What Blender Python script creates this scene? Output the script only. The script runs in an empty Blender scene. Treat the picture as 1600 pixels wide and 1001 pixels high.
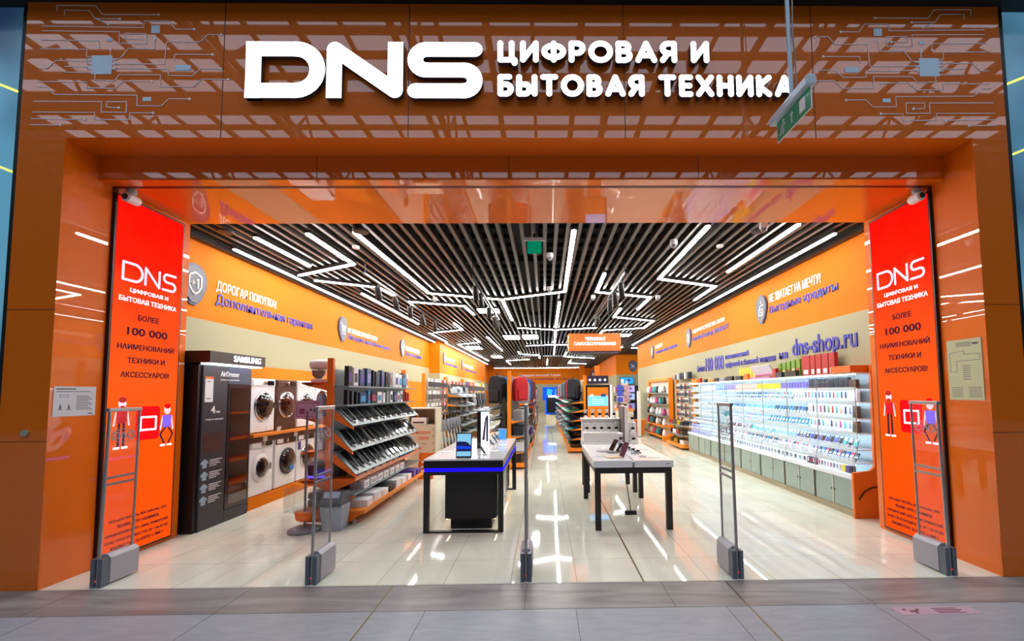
import bpy, bmesh, math, random
from mathutils import Matrix, Vector
R = random.Random(7)
S = bpy.context.scene
COL = S.collection
PI = math.pi

# ------------------------------------------------------------------ camera, world, exposure
cam_data = bpy.data.cameras.new('camera')
cam_data.sensor_width = 36.0
cam_data.lens = 690.0 / 1600 * 36
cam_data.shift_x = (800 - 861.0) / 1600
cam_data.shift_y = (571.0 - 500.5) / 1600
cam_data.clip_start = 0.05
cam = bpy.data.objects.new('camera', cam_data)
COL.objects.link(cam)
right = Vector((0.9998623, -0.0144632, -0.0081353))
up = Vector((0.0072209, -0.0621917, 0.9980381))
fwd = Vector((0.0149408, 0.9979594, 0.0620787))
up = (up - fwd * up.dot(fwd)).normalized()
right = fwd.cross(up).normalized()
cam.matrix_world = Matrix(((right.x, up.x, -fwd.x, 0), (right.y, up.y, -fwd.y, 0), (right.z, up.z, -fwd.z, 1.7), (0, 0, 0, 1)))
S.camera = cam
S.view_settings.view_transform = 'Standard'
S.view_settings.look = 'None'
S.view_settings.exposure = 0.22
S.view_settings.gamma = 1.0
S.view_settings.use_curve_mapping = False
S.cycles.use_denoising = True
S.cycles.transparent_max_bounces = 24
S.cycles.max_bounces = 8
S.cycles.diffuse_bounces = 4
S.cycles.sample_clamp_indirect = 6.0
LED = 50.0      # brightness of the shop's ceiling light lines
world = bpy.data.worlds.new('sky')
S.world = world
world.use_nodes = True
wn = world.node_tree.nodes
bg = wn['Background']
bg.inputs[0].default_value = (0.66, 0.78, 0.95, 1)
bg.inputs[1].default_value = 2.1

# ------------------------------------------------------------------ materials
def lin(c):
    if isinstance(c, str):
        c = [int(c[i:i + 2], 16) / 255 for i in (1, 3, 5)]
        return tuple(x / 12.92 if x <= .04045 else ((x + .055) / 1.055) ** 2.4 for x in c)
    return c
_mats = {}
def M(c, rough=.5, metal=0, coat=0, emit=0, name=None, noise=0, scale=8, spec=.5):
    key = (c, rough, metal, coat, emit, noise, scale, spec)
    if key in _mats:
        return _mats[key]
    m = bpy.data.materials.new(name or 'surface')
    m.use_nodes = True
    nt = m.node_tree
    b = nt.nodes['Principled BSDF']
    col = lin(c)
    b.inputs['Base Color'].default_value = (*col, 1)
    b.inputs['Roughness'].default_value = rough
    b.inputs['Metallic'].default_value = metal
    b.inputs['Specular IOR Level'].default_value = spec
    if coat:
        b.inputs['Coat Weight'].default_value = coat
        b.inputs['Coat Roughness'].default_value = .012; b.inputs['Coat IOR'].default_value = 1.5 if coat < 1 else 1.62
    if emit:
        b.inputs['Emission Color'].default_value = (*col, 1)
        b.inputs['Emission Strength'].default_value = emit
    if noise:
        tc = nt.nodes.new('ShaderNodeTexCoord')
        n = nt.nodes.new('ShaderNodeTexNoise'); n.inputs['Scale'].default_value = scale
        n.inputs['Detail'].default_value = 5
        nt.links.new(tc.outputs['Object'], n.inputs['Vector'])
        mx = nt.nodes.new('ShaderNodeMix'); mx.data_type = 'RGBA'
        mx.inputs[6].default_value = (*[x * (1 - noise) for x in col], 1)
        mx.inputs[7].default_value = (*[min(1, x * (1 + noise)) for x in col], 1)
        nt.links.new(n.outputs['Fac'], mx.inputs[0])
        nt.links.new(mx.outputs[2], b.inputs['Base Color'])
    _mats[key] = m
    return m
def glass(tint=(1, 1, 1), ior=1.45, name='clear_glass', haze=0.0, hazecol=(1, 1, 1)):
    m = bpy.data.materials.new(name); m.use_nodes = True
    nt = m.node_tree; nt.nodes.clear()
    o = nt.nodes.new('ShaderNodeOutputMaterial')
    t = nt.nodes.new('ShaderNodeBsdfTransparent'); t.inputs[0].default_value = (*tint, 1)
    g = nt.nodes.new('ShaderNodeBsdfGlossy'); g.inputs['Roughness'].default_value = .01
    lw = nt.nodes.new('ShaderNodeLayerWeight'); lw.inputs[0].default_value = .5
    pw = nt.nodes.new('ShaderNodeMath'); pw.operation = 'POWER'; pw.inputs[1].default_value = 5
    f = nt.nodes.new('ShaderNodeMath'); f.operation = 'MULTIPLY_ADD'; f.inputs[1].default_value = .5; f.inputs[2].default_value = .035
    nt.links.new(lw.outputs['Facing'], pw.inputs[0]); nt.links.new(pw.outputs[0], f.inputs[0])
    x = nt.nodes.new('ShaderNodeMixShader')
    nt.links.new(f.outputs[0], x.inputs[0]); nt.links.new(t.outputs[0], x.inputs[1]); nt.links.new(g.outputs[0], x.inputs[2])
    last = x
    if haze:
        d = nt.nodes.new('ShaderNodeBsdfDiffuse'); d.inputs[0].default_value = (*hazecol, 1)
        y = nt.nodes.new('ShaderNodeMixShader'); y.inputs[0].default_value = haze
        nt.links.new(x.outputs[0], y.inputs[1]); nt.links.new(d.outputs[0], y.inputs[2]); last = y
    nt.links.new(last.outputs[0], o.inputs[0])
    return m
GLASS = glass((.97, .99, .99))
ACRYL = glass((.95, .96, .96), haze=.02, hazecol=(.8, .8, .82), name='clear_acrylic')
FROST = M('#8fa39b', .25, 0, .3, noise=.12, scale=2.5, name='frosted_glass')
ORG = M((.80, .150, .0005), .5, 0, 1.0, spec=.15, name='orange_glass_panel')
ORW = M((.76, .185, .001), .6, spec=.12, name='orange_wall_paint')
CRM = M((.365, .35, .21), .6, name='cream_wall_paint')
ORP = M((.80, .15, .006), .4, name='orange_powder_coat')
ORP2 = M((.90, .25, .006), .4, name='light_orange_powder_coat')
WHT = M('#eeeeee', .35, name='white_plastic')
WHG = M('#fbfbfb', .2, 0, .4, name='glossy_white')
BLK = M('#0b0a0c', .35, name='black_plastic')
BLG = M('#060608', .08, name='black_glass')
DRK = M('#2b2526', .5, name='dark_lacquer')
GRY = M('#8d8f96', .4, name='grey_plastic')
LGR = M('#b9b9bd', .4, name='light_grey_plastic')
ALU = M('#b6b4b2', .3, .85, name='brushed_aluminium')
STL = M('#8b8b8d', .3, .9, name='steel')
GAL = M('#7f8d8d', .45, .2, name='grey_shelf_board')
LIT = M((1.0, .98, .95), .5, 0, 0, LED, name='light_or_streak_line')
LIT2 = M((1.0, .98, .951), .5, 0, 0, 12.0, name='light_or_streak_line')
SGN = M((.90, .95, 1.0), .4, 0, 0, 1.1, name='lit_sign_face')
def E(c, s=1.0):
    return M(c, .4, 0, 0, s * .86, name='screen_light', spec=0)

# ------------------------------------------------------------------ mesh helpers
def mF(o): return lambda u, v, w: (o[0] + u, o[1] - w, o[2] + v)      # faces the street
def mL(o): return lambda u, v, w: (o[0] + w, o[1] + u, o[2] + v)      # on the left wall, faces right
def mR(o): return lambda u, v, w: (o[0] - w, o[1] - u, o[2] + v)      # on the right wall, faces left
def mT(o): return lambda u, v, w: (o[0] + u, o[1] + v, o[2] + w)      # lies flat
class MB:
    def __init__(s): s.v = []; s.f = []; s.m = []; s.X = None
    def add(s, vs, fs, m=0):
        n = len(s.v)
        s.v += [tuple(s.X @ Vector(v)) if s.X else tuple(v) for v in vs]
        s.f += [tuple(i + n for i in f) for f in fs]; s.m += [m] * len(fs)
    def box(s, x0, x1, y0, y1, z0, z1, m=0):
        s.add([(x0, y0, z0), (x1, y0, z0), (x1, y1, z0), (x0, y1, z0), (x0, y0, z1), (x1, y0, z1), (x1, y1, z1), (x0, y1, z1)],
              [(0, 3, 2, 1), (4, 5, 6, 7), (0, 1, 5, 4), (1, 2, 6, 5), (2, 3, 7, 6), (3, 0, 4, 7)], m); return s
    def cbox(s, cx, cy, cz, sx, sy, sz, m=0):
        return s.box(cx - sx / 2, cx + sx / 2, cy - sy / 2, cy + sy / 2, cz - sz / 2, cz + sz / 2, m)
    def prism(s, pts, w0, w1, mp, m=0, side=None):
        n = len(pts); a = sum(pts[i][0] * pts[(i + 1) % n][1] - pts[(i + 1) % n][0] * pts[i][1] for i in range(n))
        if a < 0: pts = pts[::-1]
        vs = [mp(u, v, w0) for u, v in pts] + [mp(u, v, w1) for u, v in pts]
        b = len(s.f)
        s.add(vs, [tuple(range(n, 2 * n)), tuple(range(n - 1, -1, -1))] + [(i, (i + 1) % n, n + (i + 1) % n, n + i) for i in range(n)], m)
        if side is not None:
            for i in range(b + 1, len(s.f)): s.m[i] = side
        return s
    def rect(s, u0, u1, v0, v1, w0, w1, mp, m=0, side=None):
        return s.prism([(u0, v0), (u1, v0), (u1, v1), (u0, v1)], w0, w1, mp, m, side)
    def disc(s, u, v, r, w0, w1, mp, m=0, side=None, n=20, ry=None):
        return s.prism([(u + r * math.cos(2 * PI * i / n), v + (ry or r) * math.sin(2 * PI * i / n)) for i in range(n)], w0, w1, mp, m, side)
    def seg(s, a, b, t, w0, w1, mp, m=0, side=None):
        dx, dy = b[0] - a[0], b[1] - a[1]; l = math.hypot(dx, dy) or 1e-9
        nx, ny = -dy / l * t / 2, dx / l * t / 2
        return s.prism([(a[0] - nx, a[1] - ny), (b[0] - nx, b[1] - ny), (b[0] + nx, b[1] + ny), (a[0] + nx, a[1] + ny)], w0, w1, mp, m, side)
    def line(s, pts, t, w0, w1, mp, m=0, side=None, caps=True, n=14):
        for a, b in zip(pts, pts[1:]): s.seg(a, b, t, w0, w1, mp, m, side)
        for i, p in enumerate(pts):
            if caps or 0 < i < len(pts) - 1: s.disc(p[0], p[1], t / 2, w0, w1, mp, m, side, n)
        return s
    def tube(s, p0, p1, r0, r1=None, n=10, m=0, cap=True):
        r1 = r0 if r1 is None else r1
        p0, p1 = Vector(p0), Vector(p1); d = (p1 - p0).normalized()
        a = d.orthogonal().normalized(); b = d.cross(a)
        vs = []
        for p, r in ((p0, r0), (p1, r1)):
            vs += [p + (a * math.cos(2 * PI * i / n) + b * math.sin(2 * PI * i / n)) * r for i in range(n)]
        fs = [(i, (i + 1) % n, n + (i + 1) % n, n + i) for i in range(n)]
        if cap: fs += [tuple(range(n - 1, -1, -1)), tuple(range(n, 2 * n))]
        s.add(vs, fs, m); return s
    def path(s, pts, r, n=6, m=0):
        for a, b in zip(pts, pts[1:]): s.tube(a, b, r, r, n, m)
        return s
    def lathe(s, prof, c, n=20, m=0, axis='Z'):
        vs = []; k = len(prof)
        for r, h in prof:
            for i in range(n):
                a = 2 * PI * i / n; x, y = r * math.cos(a), r * math.sin(a)
                p = {'Z': (x, y, h), 'X': (h, x, y), 'Y': (y, h, x)}[axis]
                vs.append((c[0] + p[0], c[1] + p[1], c[2] + p[2]))
        fs = []
        for j in range(k - 1):
            for i in range(n):
                fs.append((j * n + i, j * n + (i + 1) % n, (j + 1) * n + (i + 1) % n, (j + 1) * n + i))
        fs += [tuple(range(n - 1, -1, -1)), tuple(range((k - 1) * n, k * n))]
        s.add(vs, fs, m); return s
    def mesh(s, name, mats, smooth=False):
        me = bpy.data.meshes.new(name); me.from_pydata(s.v, [], s.f)
        for x in (mats if isinstance(mats, (list, tuple)) else [mats]): me.materials.append(x)
        me.polygons.foreach_set('material_index', s.m)
        if smooth:
            me.polygons.foreach_set('use_smooth', [True] * len(me.polygons))
        me.update()
        if smooth: me.set_sharp_from_angle(angle=math.radians(40))
        return me
    def build(s, name, mats, parent=None, smooth=False, bevel=0, seg=2):
        o = bpy.data.objects.new(name, s.mesh(name, mats, smooth)); COL.objects.link(o)
        if parent: o.parent = parent
        if bevel:
            b = o.modifiers.new('bevel', 'BEVEL'); b.width = bevel; b.segments = seg; b.limit_method = 'ANGLE'
        return o
def tag(o, label=None, cat=None, group=None, kind=None):
    if label: o['label'] = label
    if cat: o['category'] = cat
    if group: o['group'] = group
    if kind: o['kind'] = kind
    return o
def thing(name, label, cat, loc=(0, 0, 0), rz=0, group=None):
    o = bpy.data.objects.new(name, None); o.empty_display_size = .1; COL.objects.link(o)
    o.location = loc; o.rotation_euler = (0, 0, rz)
    return tag(o, label, cat, group)
def struct(name, mb, mats, **k): return tag(mb.build(name, mats, **k), kind='structure')
def dup(root, loc, rz=None, label=None, group=None):
    r = root.copy(); COL.objects.link(r); r.location = loc
    if rz is not None: r.rotation_euler = (0, 0, rz)
    if label: r['label'] = label
    if group: r['group'] = group
    for ch in list(root.children):
        c = ch.copy(); COL.objects.link(c); c.parent = r
        for g in list(ch.children):
            d = g.copy(); COL.objects.link(d); d.parent = c
    return r
ORD = ['first', 'second', 'third', 'fourth', 'fifth', 'sixth', 'seventh', 'eighth', 'ninth', 'tenth', 'eleventh', 'twelfth', 'thirteenth',
       'fourteenth', 'fifteenth', 'sixteenth', 'seventeenth', 'eighteenth', 'nineteenth']
def nth(i):
    if i < 19: return ORD[i]
    n = i + 1; t, u = divmod(n, 10)
    tens = ['', '', 'twenty', 'thirty', 'forty', 'fifty', 'sixty', 'seventy', 'eighty', 'ninety'][t]
    return (tens[:-1] + 'ieth') if u == 0 else tens + '-' + ORD[u - 1]
_txt = {}
def text_geo(s, bold=.0, spacing=1.0):
    k = (s, bold, spacing)
    if k not in _txt:
        cu = bpy.data.curves.new('lettering', 'FONT'); cu.body = s; cu.size = 1; cu.extrude = .5; cu.offset = bold; cu.resolution_u = 3
        cu.space_character = spacing
        o = bpy.data.objects.new('lettering', cu); me = bpy.data.meshes.new_from_object(o)
        vs = [tuple(v.co) for v in me.vertices]; fs = [tuple(p.vertices) for p in me.polygons]
        bpy.data.objects.remove(o); bpy.data.curves.remove(cu); bpy.data.meshes.remove(me)
        x0 = min(v[0] for v in vs); x1 = max(v[0] for v in vs); y0 = min(v[1] for v in vs); y1 = max(v[1] for v in vs)
        _txt[k] = ([((v[0] - x0) / (x1 - x0), (v[1] - y0) / (y1 - y0), v[2] + .5) for v in vs], fs, (x1 - x0) / (y1 - y0))
    return _txt[k]
def text(mb, s, u0, u1, v0, v1, w0, w1, mp, m=0, bold=.015, fit=None):
    """lettering filling the box u0..u1, v0..v1 (fit='c' keeps proportions, centred)"""
    vs, fs, asp = text_geo(s, bold)
    if fit:
        w = (v1 - v0) * asp
        if w > u1 - u0: w = u1 - u0
        c = (u0 + u1) / 2
        u0, u1 = (c - w / 2, c + w / 2) if fit == 'c' else (u0, u0 + w)
    mb.add([mp(u0 + a * (u1 - u0), v0 + b * (v1 - v0), w0 + c * (w1 - w0)) for a, b, c in vs], fs, m)
    return mb
def words(parent, name, s, u0, u1, v0, v1, w0, w1, mp, mat, bold=.015):
    """one line of lettering, every word a part of its own"""
    vs, fs, asp = text_geo(s, bold); k = s.count(' ')
    iv = sorted((min(vs[i][0] for i in f), max(vs[i][0] for i in f)) for f in fs)
    gaps = []; e = iv[0][1]
    for a, b_ in iv:
        if a > e: gaps.append((a - e, (a + e) / 2))
        e = max(e, b_)
    cuts = sorted(c for _, c in sorted(gaps, reverse=True)[:k])
    out = [MB() for _ in range(k + 1)]
    idx = lambda x: sum(x > c for c in cuts)
    for j, b in enumerate(out):
        fj = [f for f in fs if idx(vs[f[0]][0]) == j]
        used = sorted({i for f in fj for i in f}); mpn = {i: n for n, i in enumerate(used)}
        if not used: continue
        b.add([mp(u0 + vs[i][0] * (u1 - u0), v0 + vs[i][1] * (v1 - v0), w0 + vs[i][2] * (w1 - w0)) for i in used], [tuple(mpn[i] for i in f) for f in fj])
        b.build(name, mat, parent)
def arc(cx, cy, r, a0, a1, n=12, ry=None):
    return [(cx + r * math.cos(math.radians(a0 + (a1 - a0) * i / n)), cy + (ry or r) * math.sin(math.radians(a0 + (a1 - a0) * i / n))) for i in range(n + 1)]

# ================================================================== THE SETTING
XL, XR, CZ = -4.97, 4.5, 3.93          # shop walls and slat ceiling
FX0, FX1, FY, FZ = -4.91, 4.50, 4.07, 5.47
def tile_mat():
    m = bpy.data.materials.new('polished_floor_tile'); m.use_nodes = True; nt = m.node_tree; b = nt.nodes['Principled BSDF']
    tc = nt.nodes.new('ShaderNodeTexCoord'); mp = nt.nodes.new('ShaderNodeMapping')
    mp.inputs['Location'].default_value = (.92, -4.65, 0)
    nt.links.new(tc.outputs['Object'], mp.inputs[0])
    br = nt.nodes.new('ShaderNodeTexBrick'); br.offset = 0
    br.inputs['Scale'].default_value = 1; br.inputs['Brick Width'].default_value = .6; br.inputs['Row Height'].default_value = .56
    br.inputs['Mortar Size'].default_value = .0022; br.inputs['Mortar Smooth'].default_value = .1
    br.inputs['Color1'].default_value = (.76, .77, .63, 1); br.inputs['Color2'].default_value = (.72, .73, .60, 1)
    br.inputs['Mortar'].default_value = (.30, .26, .2, 1)
    nt.links.new(mp.outputs[0], br.inputs['Vector'])
    n = nt.nodes.new('ShaderNodeTexNoise'); n.inputs['Scale'].default_value = 2.2; n.inputs['Detail'].default_value = 6
    n.inputs['Distortion'].default_value = 1.2
    mp2 = nt.nodes.new('ShaderNodeMapping'); mp2.inputs['Scale'].default_value = (1.0, .35, 1); mp2.inputs['Rotation'].default_value = (0, 0, .6)
    nt.links.new(tc.outputs['Object'], mp2.inputs[0]); nt.links.new(mp2.outputs[0], n.inputs['Vector'])
    r = nt.nodes.new('ShaderNodeMapRange'); r.inputs[1].default_value = .3; r.inputs[2].default_value = .7
    r.inputs[3].default_value = .9; r.inputs[4].default_value = 1.08
    nt.links.new(n.outputs['Fac'], r.inputs[0])
    mx = nt.nodes.new('ShaderNodeMix'); mx.data_type = 'RGBA'; mx.blend_type = 'MULTIPLY'; mx.inputs[0].default_value = 1
    nt.links.new(br.outputs['Color'], mx.inputs[6]); nt.links.new(r.outputs[0], mx.inputs[7])
    nt.links.new(mx.outputs[2], b.inputs['Base Color'])
    b.inputs['Roughness'].default_value = .04; b.inputs['IOR'].default_value = 1.62
    return m
def stone_mat(name, c, dark, sc, rough, stretch=(.5, 3, 1)):
    m = bpy.data.materials.new(name); m.use_nodes = True; nt = m.node_tree; b = nt.nodes['Principled BSDF']
    tc = nt.nodes.new('ShaderNodeTexCoord'); mp = nt.nodes.new('ShaderNodeMapping'); mp.inputs['Scale'].default_value = stretch
    mp.inputs['Rotation'].default_value = (0, 0, .15)
    n = nt.nodes.new('ShaderNodeTexNoise'); n.inputs['Scale'].default_value = sc; n.inputs['Detail'].default_value = 8; n.inputs['Distortion'].default_value = 1.5
    cr = nt.nodes.new('ShaderNodeValToRGB')
    cr.color_ramp.elements[0].position = .32; cr.color_ramp.elements[0].color = (*dark, 1)
    cr.color_ramp.elements[1].position = .68; cr.color_ramp.elements[1].color = (*c, 1)
    nt.links.new(tc.outputs['Object'], mp.inputs[0]); nt.links.new(mp.outputs[0], n.inputs['Vector'])
    nt.links.new(n.outputs['Fac'], cr.inputs[0]); nt.links.new(cr.outputs[0], b.inputs['Base Color'])
    b.inputs['Roughness'].default_value = rough; b.inputs['Specular IOR Level'].default_value = .16
    return m
TILE = tile_mat()
struct('floor', MB().box(-5.2, 4.75, FY, 41.5, -.1, 0).box(4.75, 11, 21.2, 27, -.1, 0), TILE)
struct('floor', MB().box(-26, 26, 3.6, FY, -.1, 0), stone_mat('grey_stone_tile', (.32, .295, .28), (.185, .165, .155), 1.6, .28))
struct('floor', MB().box(-26, 26, -24, 3.6, -.1, 0), stone_mat('pale_stone_tile', (.33, .345, .36), (.28, .295, .31), 3, .34, (1, 4, 1)))
JNT = M('#4a4740', .8, name='tile_joint'); BRS = M('#6b5a2e', .35, .6, name='brass_strip')
b = MB()
for x in (-4.1, -2.6, -.17, 1.03, 2.64): b.box(x - .002, x + .002, 3.6, FY, 0, .0008)
for x in (-3.9, -2.6, -.95, .235, 1.43, 2.61, 3.8): b.box(x - .002, x + .002, -5, 3.6, 0, .0008)
b.box(-10, 10, 3.597, 3.602, 0, .0008); b.box(-10, 10, 2.38, 2.384, 0, .0008); b.box(FX0, FX1, FY - .003, FY + .003, 0, .0008)
struct('trim_1', b, JNT)
b = MB()
b.box(-1.365, -1.352, -5, FY, 0, .0012); b.box(1.604, 1.618, -5, FY, 0, .0012); b.box(.872, .888, FY, 20, 0, .0012)
struct('trim_2', b, BRS)

# walls: orange band above, cream below it, orange again behind the goods
def banded(x0, x1, y0, y1, low, mid, b=None):
    b = b or MB()
    b.box(x0, x1, y0, y1, mid, CZ + 1.2, 0); b.box(x0, x1, y0, y1, low, mid, 1); b.box(x0, x1, y0, y1, 0, low, 2); return b
b = banded(XL - .3, XL, 5.53, 19.1, 2.19, 2.81)
banded(XL - .3, -4.52, 19.1, 34, 2.0, 2.6, b); banded(-7, XL - .2, 34, 41.5, 2.0, 2.6, b)
struct('wall_left', b, [ORW, CRM, ORW])
b = banded(XR, XR + .3, 5.53, 21.2, .02, 2.83); struct('wall_right', b, [ORW, CRM, ORW])
b = banded(-7, 12, 41, 41.3, .02, 2.55); banded(4.33, 12, 26.6, 41, .02, 2.78, b); banded(2.95, 3.3, 36.6, 37, .02, 2.6, b)
banded(10.8, 11.1, 21, 27, .02, 2.8, b); struct('wall_back', b, [ORW, CRM, CRM])
struct('baseboard_left', MB().box(XL, XL + .015, 5.53, 19, 0, .08), DRK)
struct('baseboard_right', MB().box(XR - .015, XR, 12.9, 21, 0, .08), DRK)

# ceiling: black deck, ducts and the long slats hung below it
b = MB().box(-7.2, 12, 5.5, 41.5, 5.3, 5.4)
for i in range(60): b.box(-5.2, 4.8, 5.6 + i * .6, 5.75 + i * .6, 5.2, 5.3)
b.box(-.6, -.1, 6, 40, 4.75, 5.1); b.box(-3.4, -2.9, 8, 40, 4.7, 5.0)
for y in (7.2, 9.4, 12.6, 16, 20): b.box(-4.6, 4.4, y, y + .12, 4.55, 4.68)
struct('ceiling', b, M('#141416', .8, name='black_ceiling_deck'))
b = MB()
for i in range(58):
    x = -4.87 + i * .163; b.box(x - .027, x + .027, 5.55, 34 if x < -4.5 else 41, CZ + .055, CZ + .165)
for i in range(38):
    x = 4.62 + i * .163; b.box(x - .027, x + .027, 21.2, 26.6, CZ + .055, CZ + .165)
struct('ceiling', b, M('#4c4641', .38, .35, name='bronze_ceiling_slats'))
struct('trim_3', MB().box(XL, XL + .1, 5.5, 34, CZ - .01, CZ + .05).box(XR - .1, XR, 5.5, 21.2, CZ - .01, CZ + .05), DRK)

# the orange glass front: pillars, fascia, recessed lintel, soffit
b = MB()
b.box(FX0, -4.48, FY, 5.55, 0, FZ); b.box(4.16, FX1, FY, 5.55, 0, FZ)
b.box(-4.48, 4.16, FY, 4.395, 4.13, FZ); b.box(-4.48, 4.16, 4.395, 5.55, 3.88, FZ)
b.box(-5.3, FX0, 5.35, 5.55, 0, FZ); b.box(FX1, 4.9, 5.35, 5.55, 0, FZ)
struct('wall_front', b, ORG)
b = MB()
for x in (-3.04, -1.28, .79, 2.63): b.box(x - .004, x + .004, FY - .0015, FY + .01, 4.13, FZ)
for x in (-2.3, -.35, 1.6): b.box(x - .003, x + .003, 4.394, 4.4, 3.88, 4.13)
for z in (1.3, 2.5): b.box(FX0, -4.48, FY - .0015, FY + .01, z, z + .005); b.box(4.16, FX1, FY - .0015, FY + .01, z, z + .005)
struct('trim_4', b, M('#5b2a08', .5, name='panel_joint'))
GRV = M('#5e1503', .4, name='shutter_groove')
b = MB().box(-4.482, -4.476, 4.54, 4.60, 0, 3.88).box(4.156, 4.162, 4.54, 4.60, 0, 3.88).box(-4.48, 4.16, 4.535, 4.575, 3.876, 3.884)
struct('trim_5', b, GRV)
# dark soffit over the front, blue glazed neighbours, the mall hall and its roof
struct('wall_front', MB().box(-26, 26, 3.86, 6, FZ, 14), M('#08090b', .6, name='black_bulkhead'))
def sky_reflection_mat():  # sky mirrored in the neighbours' glass, painted as uneven blue emission
    m = bpy.data.materials.new('glazing_painted_sky_reflection'); m.use_nodes = True; nt = m.node_tree; b = nt.nodes['Principled BSDF']
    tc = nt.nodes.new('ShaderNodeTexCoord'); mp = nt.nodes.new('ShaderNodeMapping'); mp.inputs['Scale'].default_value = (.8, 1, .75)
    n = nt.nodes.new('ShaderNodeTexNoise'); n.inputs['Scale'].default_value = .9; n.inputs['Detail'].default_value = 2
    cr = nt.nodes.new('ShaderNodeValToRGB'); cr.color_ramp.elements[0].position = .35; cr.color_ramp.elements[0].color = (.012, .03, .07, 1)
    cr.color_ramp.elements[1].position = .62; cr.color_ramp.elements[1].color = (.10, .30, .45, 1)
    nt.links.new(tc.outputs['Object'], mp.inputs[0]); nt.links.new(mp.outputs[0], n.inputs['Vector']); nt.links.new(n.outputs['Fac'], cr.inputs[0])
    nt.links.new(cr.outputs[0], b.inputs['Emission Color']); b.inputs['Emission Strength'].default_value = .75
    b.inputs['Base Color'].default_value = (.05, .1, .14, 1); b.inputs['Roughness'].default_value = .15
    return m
NBL = sky_reflection_mat()
YLW = M((.85, .95, .1), .4, 0, 0, 1.2, name='yellow_reflection_streak')  # glowing strips added in place of yellow streaks reflected in the glazing
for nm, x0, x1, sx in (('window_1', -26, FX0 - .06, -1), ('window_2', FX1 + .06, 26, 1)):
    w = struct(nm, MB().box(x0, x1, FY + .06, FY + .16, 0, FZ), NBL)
    e = x1 if sx < 0 else x0
    struct('trim_6', MB().box(e, e + .06, FY + .02, FY + .2, 0, FZ) if sx < 0 else MB().box(e - .06, e, FY + .02, FY + .2, 0, FZ), M('#26302f', .4, .5, name='dark_post'))
    for z in (4.62, 3.83) if sx < 0 else (4.72, 4.0):
        mp = mF((e, FY + .06, z)); l = tag(MB().line([(sx * .05, 0), (sx * .35, .12), (sx * .8, .2)] , .018, 0, .012, mp).build('light_or_streak_line', YLW),
            'thin yellow glowing reflection streak on the blue glazing %s, %s' % ('left of the orange front' if sx < 0 else 'right of the orange front', 'upper one' if z > 4.3 else 'lower one'), 'light', 'yellow reflection streaks')
b = MB().box(-26, 26, -24, -23.7, 0, 16).box(-26, -25.7, -24, 6, 0, 16).box(25.7, 26, -24, 6, 0, 16)
struct('wall_back', b, M('#2c2624', .7, name='far_mall_wall'))
b = MB()
RB = 14.0
for i in range(33): b.box(-26 + i * 1.6, -26 + i * 1.6 + .14 + .1 * (i % 2), -24, 4, RB, RB + .12)
for i in range(26): b.box(-26, 26, -24 + i * 1.1, -24 + i * 1.1 + .34, RB + .02, RB + .1)
for i in range(8):
    x = -24 + i * 6.6
    b.box(x, x + .22, -24, 4, RB - 1.3, RB - 1.1)
    for j in range(14): b.tube((x + .25, -24 + j * 2, RB - 1.2), (x + .25, -23 + j * 2, RB + .1), .06, n=5); b.tube((x + .25, -23 + j * 2, RB + .1), (x + .25, -22 + j * 2, RB - 1.2), .06, n=5)
for y in (-8.6,): b.box(-26, 26, y, y + .3, RB - 1.2, RB - .9)
struct('ceiling', b, M('#6b5f55', .6, name='roof_truss'))

# ================================================================== THE FRONT: sign, decals, screens
def disc_path(mb, strokes, t, d, mp):
    for st in strokes: mb.line(st, t, .02, d, mp, 0, 1)
SIDE = M('#4a3430', .4, name='sign_return')
root = thing('shop_sign', 'three very big white lit letters on the orange fascia', 'sign', (-2.79, 4.07, 4.48))
H, t = .555, .147; mp = mF((0, 0, 0)); D = .06
def letter(parent, dx, strokes, t, D, flat=None):
    b = MB(); m2 = mF((dx, 0, 0))
    for st in strokes: b.line(st, t, .015, D, m2, 0, 1)
    if flat:
        for a, c in flat: b.seg(a, c, t, .015, D, m2, 0, 1)
    return b.build('letter', [SGN, SIDE], parent)
W = .745; h2 = t / 2
letter(root, 0, [[(W - H / 2, h2)] + arc(W - H / 2, H / 2, H / 2 - h2, -90, 90, 20)], t, D,
       [((0, h2), (W - H / 2, h2)), ((0, H - h2), (W - H / 2, H - h2)), ((h2, 0), (h2, H))])
letter(root, .755, [[(h2, H - h2), (.72 - h2, h2)]], t, D, [((h2, 0), (h2, H - h2)), ((.72 - h2, h2), (.72 - h2, H))])
r = (H - t) / 4
letter(root, 1.515, [[(.71 - h2, H - h2)] + arc(h2 + r, H - h2 - r, r, 90, 270, 14) + arc(.71 - h2 - r, h2 + r, r, 90, -90, 14) + [(h2, h2)]], t, D)
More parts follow.
